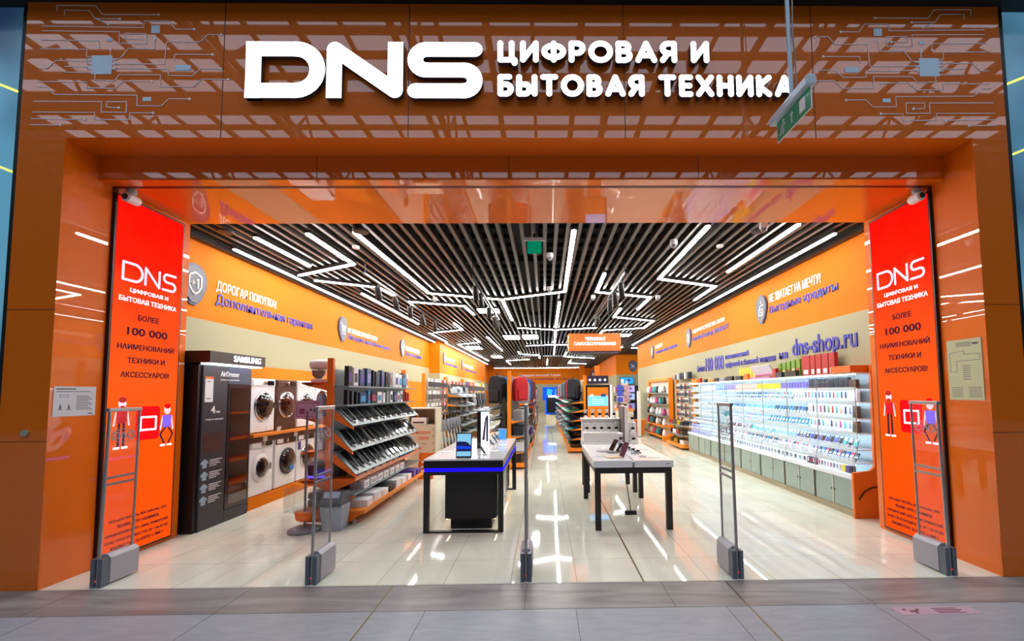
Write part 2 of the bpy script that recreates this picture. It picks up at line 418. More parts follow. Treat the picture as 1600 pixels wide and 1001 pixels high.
# rounded block letters of the second line group, drawn as strokes on a unit height
o5 = lambda rx=.5, ry=.5, cx=.5, cy=.5: arc(cx, cy, rx, 0, 360, 22, ry)
GL = {
 'Ц': (.75, [[(0, 1), (0, 0), (.75, 0), (.75, -.2)], [(.6, 1), (.6, 0)]]),
 'И': (.68, [[(0, 1), (0, 0), (.68, 1), (.68, 0)]]),
 'Ф': (1.0, [arc(.5, .5, .5, 0, 360, 22, .36), [(.5, 1), (.5, 0)]]),
 'Р': (.6, [[(0, 0), (0, 1), (.3, 1)] + arc(.3, .71, .29, 90, -90) + [(0, .42)]]),
 'О': (1.0, [o5()]),
 'В': (.6, [[(0, 0), (0, 1), (.3, 1)] + arc(.3, .77, .23, 90, -90) + [(0, .54)], [(.3, .54)] + arc(.32, .27, .27, 90, -90) + [(0, 0)]]),
 'А': (.86, [[(0, 0), (.43, 1), (.86, 0)], [(.2, .28), (.66, .28)]]),
 'Я': (.62, [[(.62, 0), (.62, 1), (.3, 1)] + arc(.3, .71, .29, 90, 270) + [(.62, .42)], [(.3, .42), (0, 0)]]),
 'Б': (.6, [[(.52, 1), (0, 1), (0, 0), (.32, 0)] + arc(.32, .28, .28, -90, 90) + [(0, .56)]]),
 'Ы': (.9, [[(0, 1), (0, 0), (.32, 0)] + arc(.32, .28, .28, -90, 90) + [(0, .56)], [(.9, 1), (.9, 0)]]),
 'Т': (.72, [[(0, 1), (.72, 1)], [(.36, 1), (.36, 0)]]),
 'Е': (.5, [[(.5, 1), (0, 1), (0, 0), (.5, 0)], [(0, .5), (.46, .5)]]),
 'Х': (.74, [[(0, 0), (.74, 1)], [(0, 1), (.74, 0)]]),
 'Н': (.66, [[(0, 0), (0, 1)], [(.66, 0), (.66, 1)], [(0, .5), (.66, .5)]]),
 'К': (.6, [[(0, 0), (0, 1)], [(.6, 1), (0, .5), (.6, 0)]]),
}
def stroke_text(s, w, cap, t, put):
    """lays the stroke letters out over width w; calls put(x, scale-mapped strokes)"""
    hh = cap - t; gap = t * 1.42; sp = t * 1.9
    nat = sum(GL[c][0] * hh if c != ' ' else 0 for c in s); n = len(s.replace(' ', '')); k = s.count(' ')
    sx = (w - t - gap * (n - 1 - k) - k * (sp + gap)) / nat
    x = t / 2
    for c in s:
        if c == ' ': x += sp; continue
        gw, st = GL[c]
        put(x, [[(u * hh * sx, v * hh + t / 2) for u, v in q] for q in st])
        x += gw * hh * sx + gap
r2 = thing('shop_sign', 'white lit Cyrillic words in two lines beside the big letters', 'sign', (-.425, 4.07, 4.49))
for line, w, z in (('ЦИФРОВАЯ И', 2.02, .335), ('БЫТОВАЯ ТЕХНИКА', 2.83, 0)):
    stroke_text(line, w, .222, .056, lambda x, st, z=z: letter(r2, x, [[(u, v + z) for u, v in q] for q in st], .056, .07))

# circuit-board line decals at both ends of the fascia
CIR = [[(68,19),(68,10),(129,10.5),(140,24),(229,24)],[(80,25),(80,17.5),(119,18),(129,30.5),(168,31)],[(129,30.5),(150,39)],
 [(47,42.5),(207,44.5),(207,34),(247,34),(257,46.5),(287,46.5)],[(47,50),(169,51),(169,69),(212,69.5),(212,54),(177,53.5),(177,62.5),(204,62.5)],
 [(46,64),(137,65),(137,75)],[(46,78),(119,78.5),(119,90),(129,90)],[(160,94),(172,92.5),(184,77),(225,77.5),(225,62)],
 [(45,108),(59,108),(71,96),(129,96.5)],[(85,105),(129,105.5)],[(87,114),(129,114.5)],[(160,100.5),(242,101),(244,66),(297,66.5),(309,54.5),(330,55)],
 [(160,107.5),(249,108.5),(249,118.5),(287,119),(300,107.5),(331,108)],[(134,117),(134,126),(165,127),(172,117.5),(237,117.5),(237,135.5),(290,136),(302,124),(344,124.5)],
 [(45,128.5),(122,128.5),(122,138),(167,138.5),(179,127.5),(224,128)],[(43,136),(59,136),(72,148),(202,149),(202,165),(240,165.5),(252,154),(284,154.5)],
 [(41,158.5),(147,159),(147,175),(186,175.5),(186,159),(155,159),(155,167.5),(174,168)],[(40,175),(137,175.5),(137,186),(192,186.5),(192,176),(228,176)],
 [(39,185),(122,186)],[(38,194),(84,194.5)],[(257,96),(258,86),(318,86)],[(156,89),(156,78)]]
CSQ = [(128,160,88,117),(219,232.5,41,53),(149,158,61,66),(260,284,102.5,111),(211,224,152,158)]
CK = M('#f4ecec', .45, name='grey_white_decal'); CK2 = M('#d3e6f5', .4, name='pale_blue_decal')
def fpt(px, py, flip):      # decal grid to metres on the fascia
    x = (px - 851) * .0059536 + .030; z = 5.502 - py * .00643
    if flip: x = -.405 - x
    return (max(FX0 + .01, min(FX1 - .01, x)), z)
for flip in (0, 1):
    b = MB(); mp = mF((0, FY, 0))
    for p in CIR:
        q = [fpt(x, y, flip) for x, y in p]
        b.line(q, .007, .002, .0035, mp, 0, None, True, 6); b.disc(*q[-1], .013, .002, .0037, mp, 0, None, 10)
    for x0, x1, y0, y1 in CSQ:
        a, c = fpt(x0, y1, flip), fpt(x1, y0, flip); b.rect(min(a[0], c[0]), max(a[0], c[0]), a[1], c[1], .002, .0038, mp, 1)
    for k in range(3):
        for s in (0, 1):
            q = [fpt(121 + s * 38, 94 + k * 7, flip), fpt(129 + s * 38, 94 + k * 7, flip)]; b.line(q, .018, .002, .0036, mp, 0, None, True, 6)
    tag(b.build('circuit_decal', [CK, CK2]), 'pale circuit board lines and chip decal at the %s end of the orange fascia' % ('right' if flip else 'left'), 'decal')

# ---- tall LED screens on both reveals
def screen_mat():
    m = bpy.data.materials.new('led_picture'); m.use_nodes = True; nt = m.node_tree; nt.nodes.clear()
    o = nt.nodes.new('ShaderNodeOutputMaterial'); e = nt.nodes.new('ShaderNodeEmission')
    tc = nt.nodes.new('ShaderNodeTexCoord'); sp = nt.nodes.new('ShaderNodeSeparateXYZ')
    n = nt.nodes.new('ShaderNodeTexNoise'); n.inputs['Scale'].default_value = 2.2; n.inputs['Detail'].default_value = 3
    nt.links.new(tc.outputs['Object'], sp.inputs[0]); nt.links.new(tc.outputs['Object'], n.inputs['Vector'])
    mr = nt.nodes.new('ShaderNodeMath'); mr.operation = 'MULTIPLY_ADD'; mr.inputs[1].default_value = .9; mr.inputs[2].default_value = -.45
    ad = nt.nodes.new('ShaderNodeMath'); ad.operation = 'ADD'
    nt.links.new(n.outputs['Fac'], mr.inputs[0]); nt.links.new(mr.outputs[0], ad.inputs[0]); nt.links.new(sp.outputs['Z'], ad.inputs[1])
    r = nt.nodes.new('ShaderNodeMapRange'); r.inputs[1].default_value = 0; r.inputs[2].default_value = 3.75
    cr = nt.nodes.new('ShaderNodeValToRGB'); cr.color_ramp.elements[0].color = (1.0, .085, .004, 1); cr.color_ramp.elements[1].color = (1.0, .006, .002, 1)
    for p, c in ((.3, (1.0, .10, .004)), (.5, (1.0, .115, .012)), (.72, (1.0, .07, .012)), (.85, (.98, .015, .004))):
        q = cr.color_ramp.elements.new(p); q.color = (*c, 1)
    nt.links.new(ad.outputs[0], r.inputs[0]); nt.links.new(r.outputs[0], cr.inputs[0]); nt.links.new(cr.outputs[0], e.inputs[0]); e.inputs[1].default_value = .86; nt.links.new(e.outputs[0], o.inputs[0])
    return m
SCR = screen_mat()
LAV = E((.62, .62, 1.0), 1.0); LAW = E((.85, .85, 1.0), 1.0); NAV = E((.035, .008, .02), 1.0); RED = E((.95, .004, .006), 1.0)
SKN = E((.9, .5, .55), 1.0); TEE = E((.45, .01, .015), 1.0); BLU = E((.16, .1, .95), 1.0); HAIR = E((.3, .02, .02), 1.0)
def led_screen(x, facing, side):
    root = thing('led_screen', 'tall red and orange LED advertising screen on the %s side of the entrance' % side, 'screen', (x, 4.57 if facing is mL else 5.41, 0))
    o = (0, 0, 0); mp = facing(o)
    MB().rect(-.02, .86, .04, 3.83, -.05, .028, mp).build('frame', M('#2a1a14', .4, name='screen_frame'), root)
    MB().rect(0, .84, .06, 3.81, .028, .032, mp).build('display', SCR, root)
    b = MB(); s = .66 / 2.225; ox, oz = .09, 2.945
    T = .075 * s / .555 * .555 / s * s * 1.15
    tt = .026
    Hh, Ww = .185, .245
    def ln(pts, t=tt, m=0, bb=None): (bb or b).line(pts, t, .032, .035, mp, m)
    def lg(u, v): return (ox + u, oz + v)
    r_ = Hh / 2
    b.line([lg(0, 0), lg(0, Hh)] + [lg(a, c) for a, c in arc(Ww - r_ - .02, r_, r_, 90, -90)] + [lg(0, 0)], tt, .032, .035, mp)
    b.line([lg(.265, 0), lg(.265, Hh), lg(.44, 0), lg(.44, Hh)], tt, .032, .035, mp)
    q = Hh / 4
    b.line([lg(.66, Hh)] + [lg(a, c) for a, c in arc(.50 + q, Hh - q, q, 90, 270, 8)] + [lg(a, c) for a, c in arc(.66 - q, q, q, 90, -90, 8)] + [lg(.49, 0)], tt, .032, .035, mp)
    b.build('logo', LAV, root)
    words(root, 'tagline_word', 'ЦИФРОВАЯ И', .18, .66, 2.815, 2.87, .032, .035, mp, LAW, bold=.018); words(root, 'tagline_word', 'БЫТОВАЯ ТЕХНИКА', .06, .78, 2.715, 2.77, .032, .035, mp, LAW, bold=.018)
    for s_, z, h, w in (('БОЛЕЕ', 2.53, .062, .26), ('100 000', 2.36, .085, .5), ('НАИМЕНОВАНИЙ', 2.205, .075, .7), ('ТЕХНИКИ И', 2.06, .06, .46), ('АКСЕССУАРОВ!', 1.905, .062, .6)):
        words(root, 'word', s_, .42 - w / 2, .42 + w / 2, z, z + h, .032, .035, mp, NAV, bold=.018)
    b = MB()
    for k, s_ in enumerate(('ООО «ДНС РИТЕЙЛ», ИНН 2540167061, КПП', '781643001, ОГРН 1102540008230,', 'ЮРИДИЧЕСКИЙ АДРЕС: 690068, ПРИМОРСКИЙ', 'КРАЙ, ГОРОД ВЛАДИВОСТОК, ПР-Т 100-ЛЕТИЯ', 'ВЛАДИВОСТОКА, 155, КОРПУС 3, ОФИС 5')):
        w = (.68, .5, .74, .74, .62)[k]; b = MB(); text(b, s_, .42 - w / 2, .42 + w / 2, .40 - k * .07, .44 - k * .07, .032, .035, mp, bold=.012); b.build('text_line', NAV, root)
    # drawn red tablet between two plain drawn figures
    b = MB(); b.prism(arc(.36, 1.26, .04, 180, 270, 4) + arc(.58, 1.26, .04, 270, 360, 4) + arc(.58, 1.55, .04, 0, 90, 4) + arc(.36, 1.55, .04, 90, 180, 4), .032, .034, mp)
    b.line([(.38, 1.33), (.57, 1.33), (.57, 1.47), (.38, 1.47), (.38, 1.33)], .022, .034, .036, mp, 1); b.build('drawn_tablet', [RED, LAW], root)
    for px, hc, tc_, lc, hh in ((.16, HAIR, TEE, NAV, 1.68), (.72, RED, BLU, NAV, 1.60)):
        b = MB(); b.disc(px, hh - .055, .045, .032, .034, mp, 0, None, 14, .055); b.disc(px, hh - .015, .042, .034, .036, mp, 1, None, 12, .03)
        b.prism([(px - .05, hh - .26), (px + .05, hh - .26), (px + .065, hh - .12), (px - .065, hh - .12)], .032, .034, mp, 2)
        b.line([(px - .06, hh - .13), (px - .085, hh - .28)], .018, .032, .0335, mp, 0); b.line([(px + .06, hh - .13), (px + .085, hh - .28)], .018, .032, .0335, mp, 0)
        if hc is HAIR:
            b.line([(px - .025, hh - .26), (px - .03, hh - .5)], .026, .032, .0335, mp, 3); b.line([(px + .025, hh - .26), (px + .03, hh - .5)], .026, .032, .0335, mp, 3); b.disc(px, hh - .095, .03, .034, .036, mp, 1, None, 10, .02)
        else:
            b.line([(px - .02, hh - .26), (px - .085, hh - .34), (px - .03, hh - .44)], .018, .032, .0335, mp, 3); b.line([(px + .02, hh - .26), (px + .085, hh - .34), (px + .03, hh - .44)], .018, .032, .0335, mp, 3)
        z = hh - (.5 if hc is HAIR else .45)
        b.line([(px - .07, z - .015), (px - .02, z - .015)], .022, .032, .034, mp, 4); b.line([(px + .02, z - .015), (px + .07, z - .015)], .022, .032, .034, mp, 4)
        b.build('drawn_figure', [SKN, hc, tc_, lc, LAW], root)
led_screen(-4.478, mL, 'left'); led_screen(4.158, mR, 'right')

# ---- small cameras above the screens, notices, button, floor sticker
for x, s, sd in ((-4.36, 1, 'left'), (4.06, -1, 'right')):
    t_ = thing('security_camera', 'small white camera at the top corner of the %s red screen' % sd, 'camera', (x, 4.62, 3.87))
    MB().lathe([(.035, -.05), (.045, -.04), (.045, 0)], (0, 0, .01), 14).build('mount', LGR, t_, True)
    b = MB(); b.lathe([(.03, -.07), (.05, -.06), (.05, .06), (.045, .075)], (0, 0, -.085), 16, 0, 'Y'); b.build('housing', WHT, t_, True)
    MB().disc(0, 0, .03, .07, .074, mF((0, 0, -.085))).build('lens', BLG, t_)
t_ = thing('notice', 'white printed sheet with small drawings on the left orange reveal', 'notice', (-4.48, 4.07, 1.52)); mp = mL((0, 0, 0))
MB().rect(.03, .41, 0, .28, .0, .004, mp).build('sheet', M('#c9ccd2', .5, name='paper'), t_)
b = MB(); INK = M('#55585f', .6, name='print')
b.rect(.05, .22, .25, .262, .004, .005, mp); b.rect(.05, .36, .228, .234, .004, .005, mp)
for k in range(9): b.rect(.23, .38 - .02 * (k % 3), .06 + k * .016, .066 + k * .016, .004, .005, mp)
for u in (.09, .165): b.prism([(u - .012, .07), (u + .012, .07), (u, .12)], .004, .005, mp); b.rect(u - .02, u + .02, .06, .066, .004, .005, mp)
b.line([(.08, .2), (.16, .2), (.15, .18), (.09, .18), (.08, .2)], .004, .004, .005, mp); b.rect(.34, .385, .015, .025, .004, .005, mp)
b.build('print', INK, t_)
t_ = thing('evacuation_plan', 'pale evacuation plan sheet on the right orange reveal', 'notice', (4.16, 4.50, 1.60)); mp = mR((0, 0, 0))
MB().rect(.02, .38, 0, .60, .0, .006, mp).build('sheet', M('#c3c69a', .5, name='plan_paper'), t_)
b = MB()
b.line([(.05, .47), (.2, .485), (.2, .45), (.36, .45), (.36, .39), (.12, .385), (.12, .28), (.05, .28), (.05, .47)], .004, .006, .007, mp)
for k in range(7): b.rect(.18, .26, .2 + k * .022, .206 + k * .022, .006, .007, mp)
for k in range(6): b.rect(.05, .17, .03 + k * .018, .035 + k * .018, .006, .007, mp); b.rect(.23, .36, .03 + k * .018, .035 + k * .018, .006, .007, mp)
for k in range(3): b.rect(.12, .28, .53 + k * .016, .536 + k * .016, .006, .007, mp)
b.rect(.29, .35, .54, .56, .006, .007, mp)
b.build('print', INK, t_)
tag(MB().lathe([(.03, 0), (.03, .012), (.02, .016)], (-4.67, FY - .016, 1.38), 16, 0, 'Y').build('call_button', M('#b6bfae', .3, .4, name='button_metal')), 'small round pale metal button low on the left orange pillar', 'button')
t_ = thing('floor_sticker', 'faded pink sticker with small print on the mall floor at the right', 'sticker', (2.9, 3.47, .0005))
MB().rect(-.2, .42, -.05, .07, 0, .001, mT((0, 0, 0))).build('film', M('#b59aa6', .5, name='pink_film'), t_)
b = MB(); mp = mT((0, 0, 0))
for k in range(4): b.rect(.1, .32 - .03 * (k % 2), -.03 + k * .022, -.02 + k * .022, .001, .0015, mp)
for u, v in ((-.12, .03), (-.06, -.02), (-.02, .03)): b.disc(u, v, .014, .001, .0015, mp, 0, None, 8)
b.seg((-.1, .0), (-.03, .01), .02, .001, .0015, mp); b.build('print', M('#6b2c36', .6, name='dark_red_print'), t_)

# ================================================================== CEILING LIGHTS
LINES = [
 ('long unbroken light line along the left wall', [(-4.72, 6.7), (-4.72, 18.95)]),
 ('unbroken light line along the left wall past its jog', [(-4.32, 19.3), (-4.32, 33.5)]),
 ('short straight light line nearest the left wall at the entrance', [(-4.08, 6.2), (-4.04, 7.55)]),
 ('hooked light line bending to the left wall near the entrance', [(-3.27, 6.05), (-3.25, 7.48), (-4.55, 8.18)]),
 ('long branching light line crossing the middle of the ceiling near the entrance', [(-2.6, 6.0), (-2.55, 9.7), (-1.0, 10.4), (.46, 9.6), (.42, 5.95)], [(-1.0, 10.4), (-.98, 13.4)]),
 ('bent light line behind the left row of black spotlights', [(-4.45, 8.56), (-3.46, 9.15), (-3.38, 9.9)]),
 ('bent light line between the two left rows of spotlights', [(-3.26, 10.58), (-2.04, 11.17), (-1.98, 12.4)]),
 ('straight light line above the left row of black spotlights', [(-4.02, 9.7), (-4.0, 14.0)]),
 ('V shaped light line left of the ceiling middle', [(-2.85, 13.9), (-2.85, 15.35), (-3.98, 15.95)]),
 ('straight light line beyond the left spotlights', [(-4.2, 16.1), (-4.2, 19.0)]),
 ('zigzag light line far along the left side', [(-2.8, 17.7), (-2.8, 19.1), (-3.9, 19.9), (-3.8, 30)]),
 ('straight light line left of the far ceiling middle', [(-2.25, 17.3), (-2.2, 23)]),
 ('straight light line on the ceiling middle above the branching cross', [(.38, 10.7), (.4, 14.9)]),
 ('cross shaped light line on the ceiling middle', [(-.88, 14.97), (.4, 15.5), (1.78, 15.05)], [(.41, 15.5), (.45, 19.5)]),
 ('second cross shaped light line further along the ceiling middle', [(-.83, 20.7), (.49, 20.2), (1.6, 20.7)], [(.49, 20.2), (.55, 25.6)]),
 ('zigzag light line right of the middle at the entrance', [(2.22, 5.8), (2.27, 8.55), (3.63, 9.18), (3.66, 10.55)]),
 ('short straight light line nearest the right wall at the entrance', [(3.42, 5.75), (3.43, 8.05)]),
 ('long unbroken light line along the right wall', [(4.14, 6.1), (4.14, 20.6)]),
 ('zigzag light line beside the right row of black spotlights', [(1.14, 8.15), (1.17, 9.66), (2.5, 10.22), (2.52, 11.75)]),
 ('S shaped light line behind the right row of spotlights', [(2.03, 11.6), (2.06, 12.9), (3.42, 13.65), (3.45, 15.15), (2.11, 15.7), (2.12, 16.6)]),
 ('zigzag light line far left of the hanging orange sign', [(-1.4, 23.5), (-1.4, 25), (-.3, 25.8), (-.3, 28)]),
 ('zigzag light line far right of the middle', [(2.6, 18.5), (2.6, 20.5), (3.8, 21.4), (3.8, 24)]),
 ('straight light line over the far right corner', [(4.4, 22.0), (9, 22.0)]),
 ('bent light line in the far middle of the ceiling', [(1.2, 24), (1.2, 27), (3.2, 28.4)]),
 ('bent light line far at the left of the ceiling', [(-1.0, 29), (-2.6, 30.2), (-2.6, 34)]),
 ('straight light line far over the back aisle', [(.2, 29), (.2, 35)]),
 ('bent light line before the back wall', [(1.8, 30), (1.8, 33), (3.2, 34)]),
 ('long light line across the ceiling before the back wall', [(-4.4, 39), (3, 39)]),
]
HSG = M('#3a3634', .4, .4, name='light_housing')
for e in LINES:
    b = MB(); h = MB(); mp = mT((0, 0, 0))
    for pts in e[1:]:
        b.line(pts, .062, CZ - .012, CZ + .004, mp, 0, None, True, 8); h.line(pts, .08, CZ + .004, CZ + .05, mp, 0, None, True, 8)
    x, y = e[1][0]
    t_ = thing('linear_light', 'white ' + e[0], 'light', (x, y, CZ), 0, 'linear ceiling lights')
    for bb, n_, m_ in ((b, 'diffuser', LIT), (h, 'housing', HSG)):
        bb.v = [(p[0] - x, p[1] - y, p[2] - CZ) for p in bb.v]; bb.build(n_, LIT2 if m_ is LIT and 'unbroken' in e[0] else m_, t_)
for x, y, w, d, l in ((-1.3, 17.6, .6, 1.1, 'left of two square light panels before the hanging sign'), (-.55, 17.5, .6, 1.1, 'right of two square light panels before the hanging sign'),
                      (-1.5, 11.85, .55, .5, 'small square light panel above the middle spotlights'), (3.15, 17.1, .4, .6, 'small light panel right of the hanging orange sign'),
                      (-3.4, 21.5, .6, 1.2, 'light panel far along the left side'), (-2.9, 27, .6, 1.2, 'light panel furthest along the left side')):
    t_ = thing('panel_light', l + ' on the slats', 'light', (x, y, CZ)); MB().cbox(0, 0, .0, w, d, .02).build('diffuser', LIT, t_); MB().cbox(0, 0, .02, w + .04, d + .04, .02).build('frame', HSG, t_)

# ---- black spotlight tracks
spot0 = None
for side, x, y0, y1, rod, spots in (('left', -3.0, 7.3, 12.6, 7.35, [7.95, 8.9, 9.85, 10.9, 12.1]), ('middle', -1.24, 7.5, 12.0, 7.6, [7.95, 8.55, 9.9, 11.1, 11.6]), ('right', 1.38, 7.3, 12.0, 7.4, [7.75, 8.45, 9.1, 11.4])):
    t_ = thing('light_track', 'black lighting track hung below the slats, %s of three' % {'left': 'leftmost', 'middle': 'middle', 'right': 'rightmost'}[side], 'light track', (x, y0, 3.72), 0, 'light tracks')
    MB().box(-.018, .018, 0, y1 - y0, -.02, .02).build('rail', BLK, t_)
    for y in (rod - y0, y1 - y0 - .3): MB().tube((0, y, .02), (0, y, 1.0), .006).build('rod', BLK, t_)
    for i, y in enumerate(spots):
        lab = 'black cylinder spotlight on the %s track, %s from the entrance' % (side, nth(i))
        a = R.uniform(-.5, .5)
        if spot0 is None:
            spot0 = thing('spotlight', lab, 'spotlight', (x, y, 3.7), a, 'track spotlights')
            MB().tube((0, 0, .0), (0, 0, -.09), .012).build('stem', BLK, spot0)
            b = MB(); b.X = Matrix.Translation((0, 0, -.18)) @ Matrix.Rotation(.35, 4, 'X'); b.lathe([(.045, -.12), (.055, -.12), (.055, .12), (.05, .13)], (0, 0, 0), 18); b.build('housing', BLK, spot0, True)
            b = MB(); b.X = Matrix.Translation((0, 0, -.18)) @ Matrix.Rotation(.35, 4, 'X'); b.disc(0, 0, .043, -.123, -.119, mT((0, 0, 0))); b.build('lens', WHT, spot0)
        else: dup(spot0, (x, y, 3.7), a, lab)
# ---- dome cameras, detectors, round vents on the slats
d0 = None
for i, (x, y, l) in enumerate(((.1, 7.0, 'in front of the green sign'), (.12, 9.25, 'on the middle of the ceiling past the branching light'), (1.14, 10.1, 'beside the right track'), (2.66, 10.15, 'inside the right zigzag light'),
      (1.93, 6.4, 'nearest the entrance right of the middle'), (-2.54, 10.2, 'between the two left tracks'), (2.95, 5.75, 'at the top right of the opening'))):
    lab = 'white dome camera hanging %s' % l
    if d0 is None:
        d0 = thing('dome_camera', lab, 'camera', (x, y, CZ), 0, 'dome cameras')
        MB().lathe([(.05, -.05), (.055, -.04), (.055, .02)], (0, 0, 0), 16).build('housing', WHT, d0, True)
        MB().lathe([(.012, -.1), (.034, -.085), (.045, -.05)], (0, 0, 0), 16).build('dome', GRY, d0, True)
    else: dup(d0, (x, y, CZ), 0, lab)
for x, y, l in ((-4.34, 5.95, 'at the left end of the opening'), (-2.5, 5.95, 'left of the middle'), (3.0, 5.98, 'at the right end of the opening')):
    tag(MB().lathe([(.02, -.02), (.1, -.015), (.11, .012)], (x, y, CZ), 20).build('round_vent', DRK, None, True), 'dark round ceiling vent just inside the entrance, ' + l, 'vent', 'round vents')
for x, y, l in ((-2.84, 6.6, 'left of the branching light'), (2.7, 6.6, 'right of the first right zigzag light')):
    tag(MB().lathe([(.03, -.03), (.05, -.02), (.055, .01)], (x, y, CZ), 16).build('smoke_detector', WHT, None, True), 'white smoke detector on the slats ' + l, 'detector')
# ---- green sign in the shop, hanging exit sign before the front, hanging orange sign
t_ = thing('exit_sign', 'square green sign hanging from the slats behind the opening', 'sign', (-.13, 6.15, 3.66))
MB().box(-.13, .13, -.006, .006, 0, .2).build('panel', GLASS, t_)
MB().box(-.1, .1, -.01, -.007, .012, .19).build('green_sheet', E((.0, .17, .085), 1), t_)
MB().box(-.15, .15, -.03, .03, .2, .24).build('lamp_housing', LGR, t_); MB().box(-.02, .02, -.02, .02, .24, .3).build('bracket', BLK, t_)
t_ = thing('exit_sign', 'green running man exit sign on a white hanging lamp before the fascia', 'sign', (2.15, 3.33, 3.96))
b = MB(); b.prism([(-.045, .19), (.045, .19), (.045, .25), (.03, .275), (-.03, .275), (-.045, .25)], -.02, -.60, lambda u, v, w: (u, -w, v)); b.build('lamp_housing', M('#c5ced6', .35, name='lamp_plastic'), t_, bevel=.006)
mp = lambda u, v, w: (-w, .55 - u, v)
MB().rect(.0, .52, 0, .19, -.005, .0, mp).build('panel', WHT, t_)
GRN = M('#0a7a58', .3, 0, .3, .12, name='exit_green')
b = MB(); b.rect(.01, .51, .01, .185, .0, .003, mp); b.build('green_face', GRN, t_)
b = MB()
b.disc(.115, .148, .016, .003, .005, mp, 0, None, 10); b.line([(.11, .125), (.095, .085)], .026, .003, .005, mp); b.line([(.095, .085), (.12, .06), (.105, .035)], .013, .003, .005, mp); b.line([(.095, .085), (.075, .055), (.05, .045)], .013, .003, .005, mp)
b.line([(.11, .125), (.135, .105), (.15, .115)], .01, .003, .005, mp); b.line([(.105, .12), (.08, .115), (.072, .09)], .01, .003, .005, mp)
b.build('running_man', WHT, t_)
b = MB(); b.seg((.245, .05), (.245, .13), .012, .003, .005, mp); b.prism([(.22, .12), (.27, .12), (.245, .15)], .003, .005, mp); b.build('arrow', WHT, t_)
MB().rect(.36, .44, .045, .155, .003, .005, mp).build('door_symbol', WHT, t_)
MB().tube((0, .3, .27), (0, .33, 3.0), .018).build('pole', M('#aebecb', .35, .3, name='painted_pole'), t_, True)
MB().path([(.03, .27, .29), (.045, .3, .6), (.02, .28, .8), (.05, .31, 1.3), (.03, .3, 1.9)], .006).build('cable', M('#9a938a', .5, name='grey_cable'), t_)
t_ = thing('hanging_sign', 'orange box sign TERMINAL hanging over the self service kiosk', 'sign', (.66, 12.0, 2.8))
MB().box(0, 1.44, 0, .35, .04, .52).build('box', ORP, t_, bevel=.01); MB().box(.05, 1.4, .03, .32, 0, .04).build('base_panel', M('#33244a', .4, name='purple_panel'), t_)
b = MB(); mp = mF((0, 0, 0)); text(b, 'ТЕРМИНАЛ', .45, 1.0, .33, .42, 0, .02, mp, bold=.005); b.build('top_word', SGN, t_)
b = MB(); text(b, 'САМООБСЛУЖИВАНИЯ', .16, 1.29, .195, .285, 0, .02, mp, bold=.005); b.build('lower_word', SGN, t_)
for x in (.3, 1.14): MB().tube((x, .17, .52), (x, .17, 1.3), .005).build('wire', BLK, t_)

